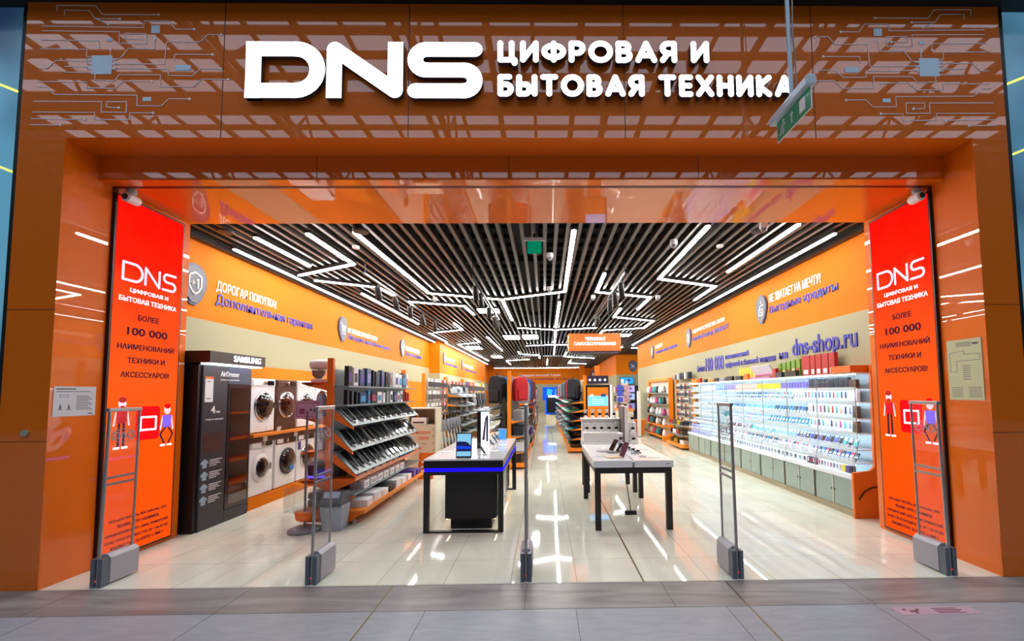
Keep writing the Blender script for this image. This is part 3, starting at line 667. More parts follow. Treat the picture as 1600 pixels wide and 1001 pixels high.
# ================================================================== LETTERING ON THE WALLS
WL = M('#f4f4f0', .4, name='white_letter'); BL = M('#2a2fa8', .4, name='blue_letter'); SLT = M('#4a4f5e', .4, name='slate_plaque'); RIM = M('#2b2d55', .4, name='plaque_rim')
def slogan(side, mp0, y0, w1, l1, w2, l2, z1=3.28, z2=3.07, h1=.16, h2=.17, pre=''):
    o = thing('wall_lettering', '', 'lettering', mp0((y0, 0)))
    o['label'] = pre
    mp = mL((0, 0, 0)) if side == 'L' else mR((0, 0, 0))
    words(o, 'white_word', l1, 0, w1, z1, z1 + h1, 0, .012, mp, WL, bold=.006)
    words(o, 'blue_word', l2, 0, w2, z2, z2 + h2, 0, .014, mp, BL, bold=.01)
    return o
def plaque(side, x, y, lab, pic, s=1.0, z=3.31):
    o = thing('wall_plaque', lab, 'plaque', (x, y, z)); mp = mL((0, 0, 0)) if side == 'L' else (mR((0, 0, 0)) if side == 'R' else mF((0, 0, 0)))
    def blob(k): return [(u * k * s, v * k * s) for u, v in arc(0, .06, .22, 10, 170, 10, .22)] + [(-.215 * k * s, -.02 * k * s), (-.15 * k * s, -.18 * k * s), (-.06 * k * s, -.27 * k * s), (.04 * k * s, -.28 * k * s), (.13 * k * s, -.19 * k * s), (.21 * k * s, -.02 * k * s)]
    MB().prism(blob(1.07), 0, .025, mp).build('rim', RIM, o); MB().prism(blob(.95), .025, .035, mp).build('face', SLT, o)
    b = MB(); t = .022 * s
    sc = lambda q: [(u * s, v * s) for u, v in q]
    if pic == 'shield':
        b.line(sc([(-.11, .12), (0, .17), (.11, .12), (.11, -.02), (.06, -.1), (0, -.14), (-.06, -.1), (-.11, -.02), (-.11, .12)]), t, .035, .042, mp)
        b.line(sc([(-.07, .02), (-.01, .02)]), t, .035, .042, mp); b.line(sc([(-.04, .05), (-.04, -.01)]), t, .035, .042, mp); b.line(sc([(.02, .06), (.05, .08), (.05, -.05)]), t, .035, .042, mp)
    elif pic == 'cart':
        b.line(sc([(-.13, .12), (-.09, .12), (-.05, -.05), (.09, -.05)]), t, .035, .042, mp); b.prism(sc([(-.085, .09), (.12, .09), (.09, -.02), (-.06, -.02)]), .035, .042, mp); b.disc(-.03 * s, -.1 * s, .025 * s, .035, .042, mp, 0, None, 10); b.disc(.07 * s, -.1 * s, .025 * s, .035, .042, mp, 0, None, 10)
    elif pic == 'lock':
        b.line(sc([(-.08, -.12), (.08, -.12), (.08, .0), (-.08, .0), (-.08, -.12)]), t, .035, .042, mp); b.line(sc([(-.04, 0), (-.04, .06), (.03, .08)]), t, .035, .042, mp); b.disc(.02 * s, .14 * s, .022 * s, .035, .042, mp, 0, None, 10); b.disc(.09 * s, .08 * s, .022 * s, .035, .042, mp, 0, None, 10); b.line(sc([(-.02, -.06), (.03, -.06)]), t, .035, .042, mp)
    elif pic == 'card':
        b.prism(sc([(-.05, -.14), (.06, -.14), (.06, .1), (.02, .14), (-.05, .14)]), .035, .042, mp)
    elif pic == 'rocket':
        b.line(sc([(-.07, -.1), (.07, .1)]), .05 * s, .035, .042, mp); b.line(sc([(-.06, .0), (-.02, -.04)]), .05 * s, .035, .042, mp)
    else:
        b.line(sc([(-.07, -.07), (.07, .07)]), .03 * s, .035, .042, mp); b.line(sc([(-.07, .07), (.07, -.07)]), .03 * s, .035, .042, mp); b.disc(-.07 * s, .07 * s, .035 * s, .035, .042, mp, 0, None, 10)
    b.build('pictogram', WL, o); return o
lw = lambda q: (XL, q[0], 0); rw = lambda q: (XR, q[0], 0)
plaque('L', XL, 6.24, 'slate plaque with a white shield, nearest the entrance on the left wall', 'shield', 1.0, 3.28)
slogan('L', lw, 6.68, 1.5, 'ДОРОГАЯ ПОКУПКА?', 2.78, 'Дополнительная гарантия', 3.27, 3.05, .18, .2, 'slogan right of the shield plaque on the left orange wall')
plaque('L', XL, 10.86, 'slate plaque with a white shopping cart on the left orange wall', 'cart', 1.05)
slogan('L', lw, 11.18, 1.95, 'НЕ НАШЛИ НУЖНЫЙ ТОВАР?', 3.0, 'Интернет-магазин dns-shop.ru', 3.27, 3.07, .17, .17, 'slogan right of the shopping cart plaque on the left orange wall')
plaque('L', XL, 15.43, 'slate plaque with a white slanted mark on the left orange wall', 'rocket', 1.05)
slogan('L', lw, 15.8, 1.75, 'БОЛЬШАЯ ПОКУПКА?', 2.05, 'Доставка техники', 3.27, 3.07, .17, .17, 'slogan right of the slanted mark plaque on the left orange wall')
lw2 = lambda q: (-4.52, q[0], 0)
plaque('L', -4.52, 19.9, 'slate plaque just past the jog of the left wall', 'card', .95)
slogan('L', lw2, 20.3, 1.9, 'НУЖНА ПОМОЩЬ?', 2.6, 'Настройка техники', 3.22, 3.0, .17, .17, 'slogan just past the jog of the left wall')
plaque('L', -4.52, 24.3, 'slate plaque furthest along the left wall', 'card', .95)
slogan('L', lw2, 25.0, 3.0, 'НУЖЕН СЕРВИС?', 4.2, 'Сервисный центр', 3.22, 2.98, .18, .18, 'slogan furthest along the left orange wall')
plaque('R', XR, 8.95, 'slate plaque with a white lock shape, nearest the entrance on the right wall', 'lock', 1.0, 3.38)
slogan('R', rw, 8.65, 1.65, 'НЕ ХВАТАЕТ НА МЕЧТУ?', 2.05, 'Выгодные кредиты', 3.46, 3.2, .16, .19, 'slogan about credit nearest the entrance on the right orange wall')
plaque('R', XR, 13.56, 'slate plaque with a white card shape on the right orange wall', 'card', 1.0, 3.36)
slogan('R', rw, 13.25, 2.4, 'ПОДБЕРЕМ УСТРОЙСТВО СВЯЗИ?', 2.65, 'Большой выбор SIM-КАРТ', 3.44, 3.2, .15, .17, 'slogan about cards in the middle of the right orange wall')
plaque('R', XR, 18.2, 'slate plaque furthest along the right orange wall', 'shield', .95, 3.36)
slogan('R', rw, 17.76, 1.1, 'ВЫБОР?', 3.0, 'Гарантированный подарок', 3.44, 3.2, .15, .17, 'slogan furthest along the right orange wall')
o = thing('wall_lettering', 'long blue lettering on the cream band above the glass cabinets', 'lettering', (XR, 12.89, 0)); mp = mR((0, 0, 0))
for s_, y0, y1, z0, z1 in (('Более', 12.89, 12.3, 2.28, 2.46), ('100 000', 12.22, 10.98, 2.26, 2.63), ('наименований', 10.86, 9.62, 2.5, 2.62), ('цифровой и бытовой техники', 10.87, 8.5, 2.27, 2.43), ('на', 8.36, 8.06, 2.31, 2.43), ('dns-shop.ru', 7.9, 6.24, 2.24, 2.63)):
    words(o, 'blue_word', s_, 12.89 - y0, 12.89 - y1, z0, z1, 0, .016, mp, BL, bold=.014)
o = thing('wall_lettering', 'small white and purple slogan on the orange back wall', 'lettering', (-2.4, 41, 0)); mp = mF((0, 0, 0))
words(o, 'white_word', 'НЕ НАШЛИ НУЖНЫЙ ТОВАР?', 0, 3.9, 3.25, 3.5, 0, .04, mp, WL, bold=.018)
words(o, 'purple_word', 'Интернет-магазин dns-shop.ru', 0, 5.2, 2.88, 3.12, 0, .04, mp, M('#6a1f5a', .5, name='purple_letter'), bold=.018)
plaque('F', 5.35, 26.6, 'dark plaque with crossed tools on the far right orange wall', 'tools', 1.15, 3.28)
plaque('F', 4.0, 36.4, 'dark plaque hanging before the back wall right of the far column', 'card', 1.1, 3.2)

# ================================================================== SECURITY GATES
ET = M('#9d97a0', .4, name='etched_mark')
g0 = None
for x, lab in ((-4.01, 'leftmost grey security gate before the left red screen'), (-2.11, 'second grey security gate from the left before the tablet shelves'), (-.18, 'middle grey security gate seen edge on'),
               (1.75, 'second grey security gate from the right before the glass cabinets'), (3.72, 'rightmost grey security gate before the right red screen')):
    if g0: dup(g0, (x, 4.1, 0), 0, lab); continue
    g0 = thing('security_gate', lab, 'security gate', (x, 4.1, 0), 0, 'security gates')
    mp = mL((0, 0, 0))
    b = MB(); b.box(-.055, .055, .075, .36, .015, .24); b.prism([(-.055, .24), (.055, .24), (.02, .272), (-.02, .272)], -.075, -.36, mF((0, 0, 0))); b.build('base', M('#a3a1a8', .4, name='base_grey'), g0, bevel=.004)
    MB().box(-.05, -.014, -.0, .07, 0, .25).box(.014, .05, 0, .07, 0, .25).box(-.014, .014, .03, .07, 0, .25).build('base_edge', M('#5e6670', .4, name='base_dark_grey'), g0)
    MB().tube((0, .018, .0), (0, .05, 1.585), .014, .013, 12).build('post', ALU, g0, True)
    MB().tube((0, .34, .24), (0, .35, 1.585), .010, .010, 12).build('post', ALU, g0, True)
    MB().box(-.016, .016, .03, .365, 1.56, 1.595).build('top_rail', ALU, g0, bevel=.005)
    for z in (.955, .895): MB().box(-.009, .009, .04, .345, z - .011, z + .011).build('crossbar', ALU, g0)
    MB().box(-.003, .003, .05, .34, .27, 1.56).build('panel', ACRYL, g0)
    for d, s_ in ((.0035, 1), (-.0035, -1)):
        b = MB(); mq = mL((d, 0, 0)) if s_ > 0 else (lambda u, v, w: (-.0035 - w, .39 - u, v))
        text(b, 'DNS', .09, .3, 1.3, 1.37, 0, .0008, mq, bold=-.01); b.line([q for q in arc(.195, 1.335, .12, 0, 360, 28, .06)], .004, 0, .0008, mq); b.build('etched_logo', ET, g0)
    MB().disc(0, .06, .006, .0, .004, mF((0, 0, -.0))).build('indicator_lamp', E((.8, .03, .03), 1), g0)

# ================================================================== LEFT: clothes-care cabinet, washing machines
root = thing('clothes_care_cabinet', 'tall black clothes care cabinet with a lit header beside the left red screen', 'cabinet', (-4.36, 5.68, 0))
CH = M('#3a3940', .35, name='charcoal_panel'); CHD = M('#191416', .4, name='black_side_panel')
MB().box(-.58, 0, -.06, .94, 0, 2.1).build('body', CHD, root, bevel=.004)
mp = lambda u, v, w: (w, u, v)
MB().rect(0, .44, .0, 2.09, .0, .02, mp).build('info_panel', CH, root)
MB().rect(.45, .92, 1.86, 2.09, .0, .02, mp).build('upper_panel', M('#4a5068', .35, name='blue_grey_panel'), root)
dr = MB().rect(.45, .92, .16, 1.85, .0, .025, mp).build('door', M('#232127', .2, 0, .5, name='door_frame'), root)
MB().rect(.51, .87, .22, 1.8, .025, .028, mp).build('mirror', M('#8a8a90', .02, 1, name='dark_mirror'), dr)
MB().rect(.45, .92, 0, .15, .0, .02, mp).build('kick_panel', CH, root)
hd = MB().box(-.58, .17, -.1, 1.0, 2.12, 2.27).build('header', M('#2c2120', .3, name='brown_black_header'), root, bevel=.004)
b = MB(); text(b, 'SAMSUNG', .32, .88, 2.155, 2.24, .17, .182, mp, bold=.01); b.build('brand_letters', E((.85, .9, 1.0), 1.1), hd)
MB().box(.02, .15, -.05, .95, 2.1, 2.119).build('header_light', E((.8, .88, 1), 4), hd)
b = MB(); text(b, 'AirDresser', .3, .66, 1.96, 2.03, .02, .024, mp, bold=.018); b.build('model_lettering', WL, root)
b = MB(); text(b, 'уход за одеждой', .3, .66, 1.9, 1.93, .02, .023, mp, bold=.0); b.build('sub_lettering', WL, root)
b = MB(); b.rect(.03, .17, 1.62, 1.95, .02, .026, mp); b.rect(.03, .17, 1.92, 1.95, .026, .028, mp, 1); b.rect(.06, .12, 1.88, 1.89, .026, .027, mp, 2); b.rect(.06, .13, 1.66, 1.67, .026, .027, mp, 2); b.build('price_card', [WHT, ORP, INK], root)
b = MB(); text(b, '4', .15, .22, 1.47, 1.57, .02, .024, mp, bold=.018); text(b, 'этапа', .23, .31, 1.475, 1.5, .02, .023, mp); b.build('big_numeral', WL, root)
b = MB(); text(b, 'ухода за одеждой', .06, .37, 1.38, 1.41, .02, .023, mp, bold=.0); b.build('sub_lettering', WL, root)
MB().rect(.04, .37, .98, 1.22, .02, .022, mp).build('picture', M('#4a2a28', .4, noise=.6, scale=9, name='dark_photo'), root)
for k in range(4):
    z = .78 - k * .155; b = MB(); b.prism([(.04, z), (.11, z), (.11, z + .06), (.13, z + .045), (.14, z + .07), (.1, z + .1), (.075, z + .115), (.05, z + .1), (.01, z + .07), (.02, z + .045), (.04, z + .06)], .02, .024, mp); b.build('garment_icon', M('#9fb6c8', .4, name='icon_blue'), root)
    b = MB()
    for j in range(4): b.rect(.16, .16 + (.22, .16, .19, .12)[j], z + .085 - j * .024, z + .095 - j * .024, .02, .023, mp)
    b.build('icon_text', WL, root)

root = thing('appliance_rack', 'orange appliance rack carrying two rows of washing machines', 'shelf', (-4.38, 6.68, 0))
MB().box(-.55, 0, 0, 4.4, 0, .17).build('plinth', ORW, root, bevel=.004)
MB().box(-.55, .05, 0, 4.4, 1.07, 1.12).build('shelf', ORP2, root, bevel=.003)
MB().box(-.55, .0, 0, 4.4, .98, 1.07).build('shelf_apron', M('#4a1f12', .5, name='brown_board'), root)
MB().box(-.57, -.55, 0, 4.4, .17, 2.2).build('back_panel', ORW, root)
for i, y in enumerate((.62, 1.75, .35, 1.2)):
    t_ = MB(); t_.X = Matrix.Translation((-4.34, 6.68 + y, 1.12)) @ Matrix.Rotation(.25, 4, 'Y') if i < 2 else Matrix.Translation((-4.379, 6.68 + y, .99)); t_.box(.0, .006, -.05, .05, 0, .075)
    tag(t_.build('price_card', WHT), 'white price card %s' % ('on the edge of the orange washing machine shelf, nearer one', 'on the edge of the orange washing machine shelf, farther one', 'under the orange washing machine shelf, nearer one', 'under the orange washing machine shelf, farther one')[i], 'price card', 'price cards on the washing machine rack')
DOORG = M('#101214', .05, 0, .5, name='door_glass'); CHR = M('#c9c9cc', .12, 1, name='chrome_ring')
GRAPH = M('#5a3a30', .3, .4, name='bronze_body'); DISP = M('#08080c', .1, name='display_glass')
def washer(y, z, lab, body, ring, glassm, r=.2, oy=0, panel=None, badge=None, dz=.42):
    """front faces right (+X); local origin at the front lower left corner"""
    t_ = thing('washing_machine', lab, 'washing machine', (-4.4, y, z), 0, 'washing machines'); mp = lambda u, v, w: (w, u, v); w = .585; h = .84; rw_ = .06 if ring is WHG else .022
    MB().box(-.5, 0, 0, w, .015, h).build('body', body, t_, bevel=.012)
    d = MB().lathe([(r + rw_, 0), (r + rw_, .012), (r + rw_ * .5, .026), (r, .028), (r - .008, .02)], (0, w / 2 + oy, dz), 40, 0, 'X').build('door', ring, t_, True)
    MB().lathe([(r, .012), (r * .9, .045), (r * .6, .062), (.02, .07)], (0, w / 2 + oy, dz), 36, 0, 'X').build('door_glass', glassm, d, True)
    MB().rect(w / 2 + r + .02, w / 2 + r + .045, dz - .05, dz + .05, .02, .04, mp).build('door_handle', CHR, d)
    b = MB(); b.rect(.01, w - .01, h - .12, h - .012, 0, .008, mp); b.build('control_panel', panel or body, t_, bevel=.003)
    MB().lathe([(.032, 0), (.03, .025), (.02, .027)], (.006, .3, h - .065), 20, 0, 'X').build('dial', CHR, t_, True)
    MB().rect(.37, .54, h - .1, h - .03, .008, .012, mp).build('display', DISP, t_)
    MB().rect(.03, .2, h - .105, h - .025, .008, .013, mp).build('detergent_drawer', body, t_, bevel=.004)
    MB().rect(.38, .56, .03, .09, 0, .006, mp).build('filter_flap', body, t_)
    if badge: MB().rect(badge[0], badge[1], badge[2], badge[3], .066 if badge[4] else .002, .07 if badge[4] else .005, mp).build('sticker', badge[5], t_)
SKB = M('#3d7fd0', .4, name='blue_sticker'); PUR = M('#3c2a8a', .4, name='purple_sticker'); OFFW = M('#e9e6de', .3, name='off_white')
washer(6.70, 1.12, 'white washing machine with a big black door, nearest on the upper row', WHG, CHR, DOORG, .205)
washer(7.32, 1.12, 'bronze brown washing machine between white ones on the upper row', GRAPH, CHR, M('#3a0f0a', .06, 0, .5, name='red_brown_glass'), .205)
washer(7.95, 1.12, 'white washing machine with a blue stickered dark door on the upper row', WHG, CHR, DOORG, .19, 0, None, (.24, .34, .28, .36, 1, SKB))
washer(8.58, 1.12, 'white washing machine with a wide black door, farthest on the upper row', WHG, BLK, DOORG, .21)
washer(6.70, .17, 'white washing machine with a white ringed door, nearest on the lower row', WHG, WHG, DOORG, .15, -.02)
washer(7.34, .17, 'white washing machine with a blue sticker on its black door on the lower row', WHG, BLK, DOORG, .2, .05, M('#3b2622', .3, name='dark_control_panel'), (.3, .43, .27, .34, 1, SKB))
washer(7.97, .17, 'white washing machine with a purple sticker on the lower row', WHG, CHR, M('#3a1a12', .06, 0, .5, name='brown_glass'), .2, .04, M('#3b2622', .3, name='dark_control_panel'), (.03, .12, .56, .7, 0, PUR))
washer(8.60, .17, 'white washing machine farthest on the lower row behind the shelf post', WHG, CHR, DOORG, .2)

# ---- floor stand with a pink sign beside the rack
root = thing('sign_stand', 'grey round based floor stand holding a pink notice by the shelf end', 'stand', (-3.02, 5.69, 0))
MB().lathe([(.19, 0), (.19, .03), (.17, .045), (.05, .055)], (0, 0, 0), 32).build('base', M('#7b7d82', .4, name='stand_grey'), root, True)
MB().tube((0, 0, .05), (0, 0, 1.5), .014).build('pole', STL, root, True)
b = MB(); mp = mF((0, 0, 0)); b.rect(-.16, .17, 1.4, 1.63, -.006, .006, mp); b.build('notice_board', M('#b98a9c', .45, name='pink_card'), root)
b = MB(); b.line([(-.13, 1.43), (.14, 1.43), (.14, 1.6), (-.13, 1.6), (-.13, 1.43)], .006, .006, .008, mp); b.rect(-.1, -.03, 1.46, 1.53, .006, .008, mp); b.rect(.03, .06, 1.5, 1.53, .006, .008, mp, 1); b.rect(.08, .11, 1.49, 1.53, .006, .008, mp, 1); b.build('print', [M('#8d3a55', .5, name='dark_pink_print'), SLT], root)
MB().box(-.2, .17, -.12, .12, .26, .265).box(-.2, -.195, -.12, .12, .26, .55).box(.165, .17, -.12, .12, .26, .55).box(-.2, .17, -.12, -.115, .26, .55).box(-.2, .17, .115, .12, .26, .55).build('clear_bin', ACRYL, root)
MB().lathe([(.02, .13), (.10, .15), (.12, .25), (.1, .252)], (0, 0, 0), 20).build('bin_holder', ORP, root, True)

# ---- orange double-sided shelf unit
GX, GY0, GY1 = -2.84, 5.92, 8.95
root = thing('shelf_unit', 'orange double sided shop shelf full of tablets and boxes before the washing machines', 'shelf', (GX, GY0, 0))
LEN = GY1 - GY0
for y in (0, LEN): MB().box(-.04, .04, y - .03, y + .03, 0, 2.19).build('upright', ORP, root, bevel=.004)
MB().box(-.012, .012, .03, LEN - .03, .1, 2.05).build('back_board', M('#8f9a9c', .5, name='grey_back_board'), root)
mpy = lambda y: (lambda u, v, w: (u, y + w, v))
TIERS = [(1.53, 1.30, .05, .29), (1.245, .97, .05, .29), (.96, .665, .06, .34)]
for zb, zf, xb, xf in TIERS:
    b = MB(); b.prism([(xb, zb), (xf, zf), (xf + .012, zf - .012), (xb, zb - .03)], .0, LEN, mpy(0)); b.build('sloped_shelf', GAL, root)
    for y in (0.0, LEN - .02): MB().prism([(xb - .02, zb - .01), (xf + .02, zf - .035), (xf + .02, zf - .06), (xb - .02, zb - .14)], -.014, .008, mpy(y)).build('bracket', ORP, root)
for z, xf, m_ in ((1.80, .24, GAL), (1.545, .22, GAL), (.575, .34, ORP), (.375, .34, GAL), (.165, .46, ORP2)):
    MB().box(.03, xf, .0, LEN, z, z + .022).build('shelf', m_, root)
    if z < .6:
        MB().prism([(.0, z), (xf, z), (xf, z - .02), (.1, z - .12), (0, z - .12)], -.015, .005, mpy(0)).build('bracket', ORP, root)
MB().box(.335, .345, 0, LEN, .565, .615).build('price_rail', M('#d98a6a', .4, noise=.5, scale=14, name='patterned_price_rail'), root)
MB().box(.455, .47, 0, LEN, .145, .205).build('base_rail', ORP2, root)
b = MB(); b.prism([(-.36, .05), (.3, .05), (.46, .17), (-.4, .17)], -.01, .02, mpy(0)); b.build('base_end', ORP, root)
for y in (.1, 1.5, LEN - .1): MB().lathe([(.03, 0), (.03, .04), (.012, .05)], (.3, y, 0), 12).build('foot', WHT, root)
for z, xf in ((1.84, .38), (1.38, .36), (.92, .36), (.55, .38), (.17, .4)):
    MB().box(-xf, -.03, .03, LEN, z, z + .03).build('shelf', ORP, root)
    MB().prism([(-.03, z), (-xf, z + .005), (-xf, z + .03), (-.03, z - .09)], -.015, .005, mpy(0)).build('bracket', ORP, root)

BLT = M('#27466e', .3, noise=.5, scale=12, name='blue_print'); VIO = M('#5a3f9c', .35, name='violet_print'); PNK = M('#b3286a', .4, name='magenta_print'); CYN = M('#3f9bd0', .35, name='cyan_print')
SLB = M('#2f3440', .4, name='slate_card'); REDM = M('#b01f1c', .4, name='red_card'); GRNM = M('#3f8a3a', .4, name='green_card'); YEL = M('#e8c51c', .4, name='yellow_card'); PCH = M('#d9a58e', .4, name='peach_card'); LVN = M('#8b85c8', .4, name='lavender_card'); TEAL = M('#1f9a98', .4, name='teal_card'); BRN = M('#5a4330', .5, name='brown_card'); BEI = M('#c9bfa6', .5, name='beige_card'); NVY = M('#1d2b52', .4, name='navy_card')
_cm = {}
def carton(name, lab, cat, group, loc, size, body, pic=None, rz=0, face='+X', frac=(.15, .85, .2, .7)):
    """a printed box standing on loc, its picture a part of its own"""
    sx, sy, sz = size
    kb = ('b', size, body.name)
    if kb not in _cm: _cm[kb] = MB().box(-sx / 2, sx / 2, -sy / 2, sy / 2, 0, sz).mesh('body', body)
    if pic is None:
        o = bpy.data.objects.new(name, _cm[kb]); COL.objects.link(o); o.location = loc; o.rotation_euler = (0, 0, rz)
        return tag(o, lab, cat, group)
    o = thing(name, lab, cat, loc, rz, group)
    c = bpy.data.objects.new('body', _cm[kb]); COL.objects.link(c); c.parent = o
    kp = ('p', size, pic.name, face, frac)
    if kp not in _cm:
        if face == '+X': b = MB().rect(-sy / 2 + frac[0] * sy, -sy / 2 + frac[1] * sy, frac[2] * sz, frac[3] * sz, sx / 2, sx / 2 + .0015, lambda u, v, w: (w, u, v))
        elif face == '-X': b = MB().rect(-sy / 2 + frac[0] * sy, -sy / 2 + frac[1] * sy, frac[2] * sz, frac[3] * sz, sx / 2, sx / 2 + .0015, lambda u, v, w: (-w, -u, v))
        else: b = MB().rect(-sx / 2 + frac[0] * sx, -sx / 2 + frac[1] * sx, frac[2] * sz, frac[3] * sz, sy / 2, sy / 2 + .0015, lambda u, v, w: (u, -w, v))
        _cm[kp] = b.mesh('picture', pic)
    c = bpy.data.objects.new('picture', _cm[kp]); COL.objects.link(c); c.parent = o
    return o
# boxes on the two upper shelves
row1 = [(DRK, VIO, .1), (WHT, SLB, .14), (BLT, VIO, .17), (BLT, LVN, .2), (BLK, None, .05), (SLB, BLT, .16), (BLT, VIO, .17), (SLB, BLK, .12), (GRY, REDM, .11), (WHT, None, .06), (WHT, VIO, .15), (WHT, CYN, .13), (SLB, CYN, .15), (WHT, VIO, .12)]
nm_ = {DRK: 'dark', WHT: 'white', BLT: 'blue printed', BLK: 'black', SLB: 'slate', GRY: 'grey', CYN: 'cyan', PNK: 'magenta', REDM: 'red', LVN: 'lavender', VIO: 'violet', NVY: 'navy', BEI: 'beige', YEL: 'yellow', PCH: 'peach', TEAL: 'teal', BRN: 'brown', GRNM: 'green', None: 'plain'}
y = GY0 + .1
for i, (bm, pm, w) in enumerate(row1):
    carton('tablet_box', '%s tablet box on the top row of the orange shelf, %s from the entrance' % (nm_[bm], nth(i)), 'box', 'tablet boxes on the top row', (GX + .16, y + w / 2, 1.822), (.06, w - .008, .27 - .015 * (i % 3)), bm, pm, R.uniform(-.08, .08)); y += w + .06
row2 = [(BLK, None, .06), (SLB, None, .07), (BLK, None, .06), (BLT, CYN, .22), (CYN, PNK, .08), (DRK, PNK, .16), (WHT, CYN, .15), (WHT, None, .09), (GRY, None, .1), (WHT, BLK, .12), (NVY, LVN, .11), (WHT, REDM, .1), (WHT, BLK, .12), (REDM, None, .05), (REDM, PNK, .06), (ORP, None, .13)]
y = GY0 + .1
for i, (bm, pm, w) in enumerate(row2):
    nm = nm_.get(bm, 'orange')
    carton('accessory_box', '%s box on the second row of the orange shelf, %s from the entrance' % (nm, nth(i)), 'box', 'boxes on the second row', (GX + .15, y + w / 2, 1.567), (.05, w - .006, .2 - .012 * (i % 4)), bm, pm, R.uniform(-.1, .1)); y += w + .075
# tablets on the sloped shelves, with a price card behind each
tab = {}
def tablet(k, lab, loc, ang, size, frame, group):
    key = (size, frame.name)
    if key not in tab:
        w, h, d = size; t_ = thing('tablet', lab, 'tablet', loc, 0, group)
        mp = lambda u, v, w_: (v, u, w_)
        b = MB(); b.box(0, h, -w / 2, w / 2, 0, d); b.build('case', frame, t_)
        MB().box(.01, h - .01, -w / 2 + .008, w / 2 - .008, d, d + .001).build('screen', BLG, t_)
        tab[key] = t_
    else: t_ = dup(tab[key], loc, None, lab, group)
    t_.rotation_euler = (0, ang, 0); return t_
pc = MB().box(-.004, .004, -.03, .03, 0, .058).mesh('price_card', WHT)
for s_, (zb, zf, xb, xf) in enumerate(TIERS):
    L_ = math.hypot(xf - xb, zb - zf); ang = math.atan2(zb - zf, xf - xb); n = (11, 13, 14)[s_]
    for i in range(n):
        y = GY0 + .16 + (LEN - .35) * i / (n - 1); w = (.17, .145, .12)[s_]
        if s_ == 0 and i == 0: pass
        k = .12; loc = (GX + xb + (xf - xb) * k + .006, y, zb + (zf - zb) * k + .010)
        tablet(i, '%s tablet on the %s sloped shelf, %s from the entrance' % ('dark' if (i + s_) % 4 else 'white edged', ORD[s_], nth(i)), loc, ang, (w, L_ * .74, .008), BLK if (i + s_) % 4 else WHT, 'tablets on the %s sloped shelf' % ORD[s_])
        o = bpy.data.objects.new('price_card', pc); COL.objects.link(o); o.location = (GX + xb + (xf - xb) * 1.0 - .01, y + .02, zf + .002); o.rotation_euler = (0, -.25, 0)
        tag(o, 'small white price card below the %s tablet of the %s sloped shelf' % (nth(i), ORD[s_]), 'price card', 'price cards on the tablet shelves')
# lower shelves: trays and white boxes
for i in range(9):
    carton('phone_box', '%s phone box lying on the orange railed shelf, %s from the entrance' % (('beige', 'white', 'blue')[min(i, 1) if i < 6 else 2], nth(i)), 'box', 'boxes on the orange railed shelf', (GX + .22, GY0 + .3 + i * .29, .598), (.16, .2, .03), (BEI, WHT, CYN)[min(i, 1) if i < 6 else 2], None, R.uniform(-.06, .06))
for i in range(7): carton('white_box', 'white box on the grey shelf below the railed shelf, %s from the entrance' % nth(i), 'box', 'white boxes on the grey shelf', (GX + .22, GY0 + .45 + i * .26, .398), (.2, .19, .1), WHT, M('#c9a9a4', .5, name='pale_print'), R.uniform(-.04, .04))
for i in range(9):
    carton('flat_box', '%s flat box on the bottom shelf of the orange unit, %s from the entrance' % ('dark' if i == 3 else ('violet' if i > 6 else 'white'), nth(i)), 'box', 'flat boxes on the bottom shelf', (GX + .29, GY0 + .3 + i * .3, .188), (.27, .24, .09 + .03 * (i % 3 == 1)), DRK if i == 3 else (VIO if i > 6 else WHT), None, R.uniform(-.1, .1))
# left side of the unit: mixer and small appliances
t_ = thing('stand_mixer', 'white stand mixer on the top left shelf of the orange unit', 'mixer', (GX - .24, GY0 + .25, 1.87))
MB().box(-.12, .12, -.09, .09, 0, .05).build('base', OFFW, t_, bevel=.015)
b = MB(); b.lathe([(.02, -.17), (.065, -.15), (.075, 0), (.06, .14), (.02, .17)], (.0, 0, .25), 18, 0, 'X'); b.build('head', OFFW, t_, True)
MB().box(.07, .12, -.04, .04, .05, .25).build('column', OFFW, t_, bevel=.015)
MB().lathe([(.04, .055), (.08, .1), (.09, .17), (.085, .17)], (-.05, 0, 0), 20).build('bowl', STL, t_, True)
MB().tube((-.05, 0, .2), (-.05, 0, .12), .01).build('whisk_shaft', STL, t_)
def jug(lab, cat, name, loc, body, r=.07, h=.22, lid=None):
    t_ = thing(name, lab, cat, loc); MB().lathe([(r * .8, 0), (r, .02), (r * .85, h * .8), (r * .7, h), (.02, h + .01)], (0, 0, 0), 18).build('body', body, t_, True)
    MB().path([(r * .8, 0, h * .85), (r * 1.5, 0, h * .75), (r * 1.5, 0, h * .35), (r * .9, 0, h * .2)], .01).build('handle', lid or BLK, t_)
    MB().lathe([(r * .7, h), (.03, h + .03), (.015, h + .05)], (0, 0, 0), 14).build('lid', lid or BLK, t_, True)
for i, (z, y, m_, l_, nmx, lid) in enumerate(((1.41, .2, M('#a9c4dc', .15, 0, .4, name='pale_blue_plastic'), 'pale blue lidded jug on the left side of the orange unit', 'blender_jug', WHT), (1.41, .5, WHT, 'white electric kettle on the left side of the orange unit', 'kettle', GRY),
      (1.41, .8, BRN, 'brown coffee grinder on the left side of the orange unit', 'coffee_grinder', BLK), (.95, .2, WHT, 'white blender jug on the middle left shelf of the orange unit', 'blender_jug', GRY), (.95, .5, OFFW, 'off white kettle on the middle left shelf of the orange unit', 'kettle', BLK), (.95, .85, STL, 'steel kettle on the middle left shelf of the orange unit', 'kettle', BLK))):
    jug(l_, 'kitchen appliance', nmx, (GX - .22, GY0 + y, z), m_, .075, .24 if i % 2 else .3, lid)
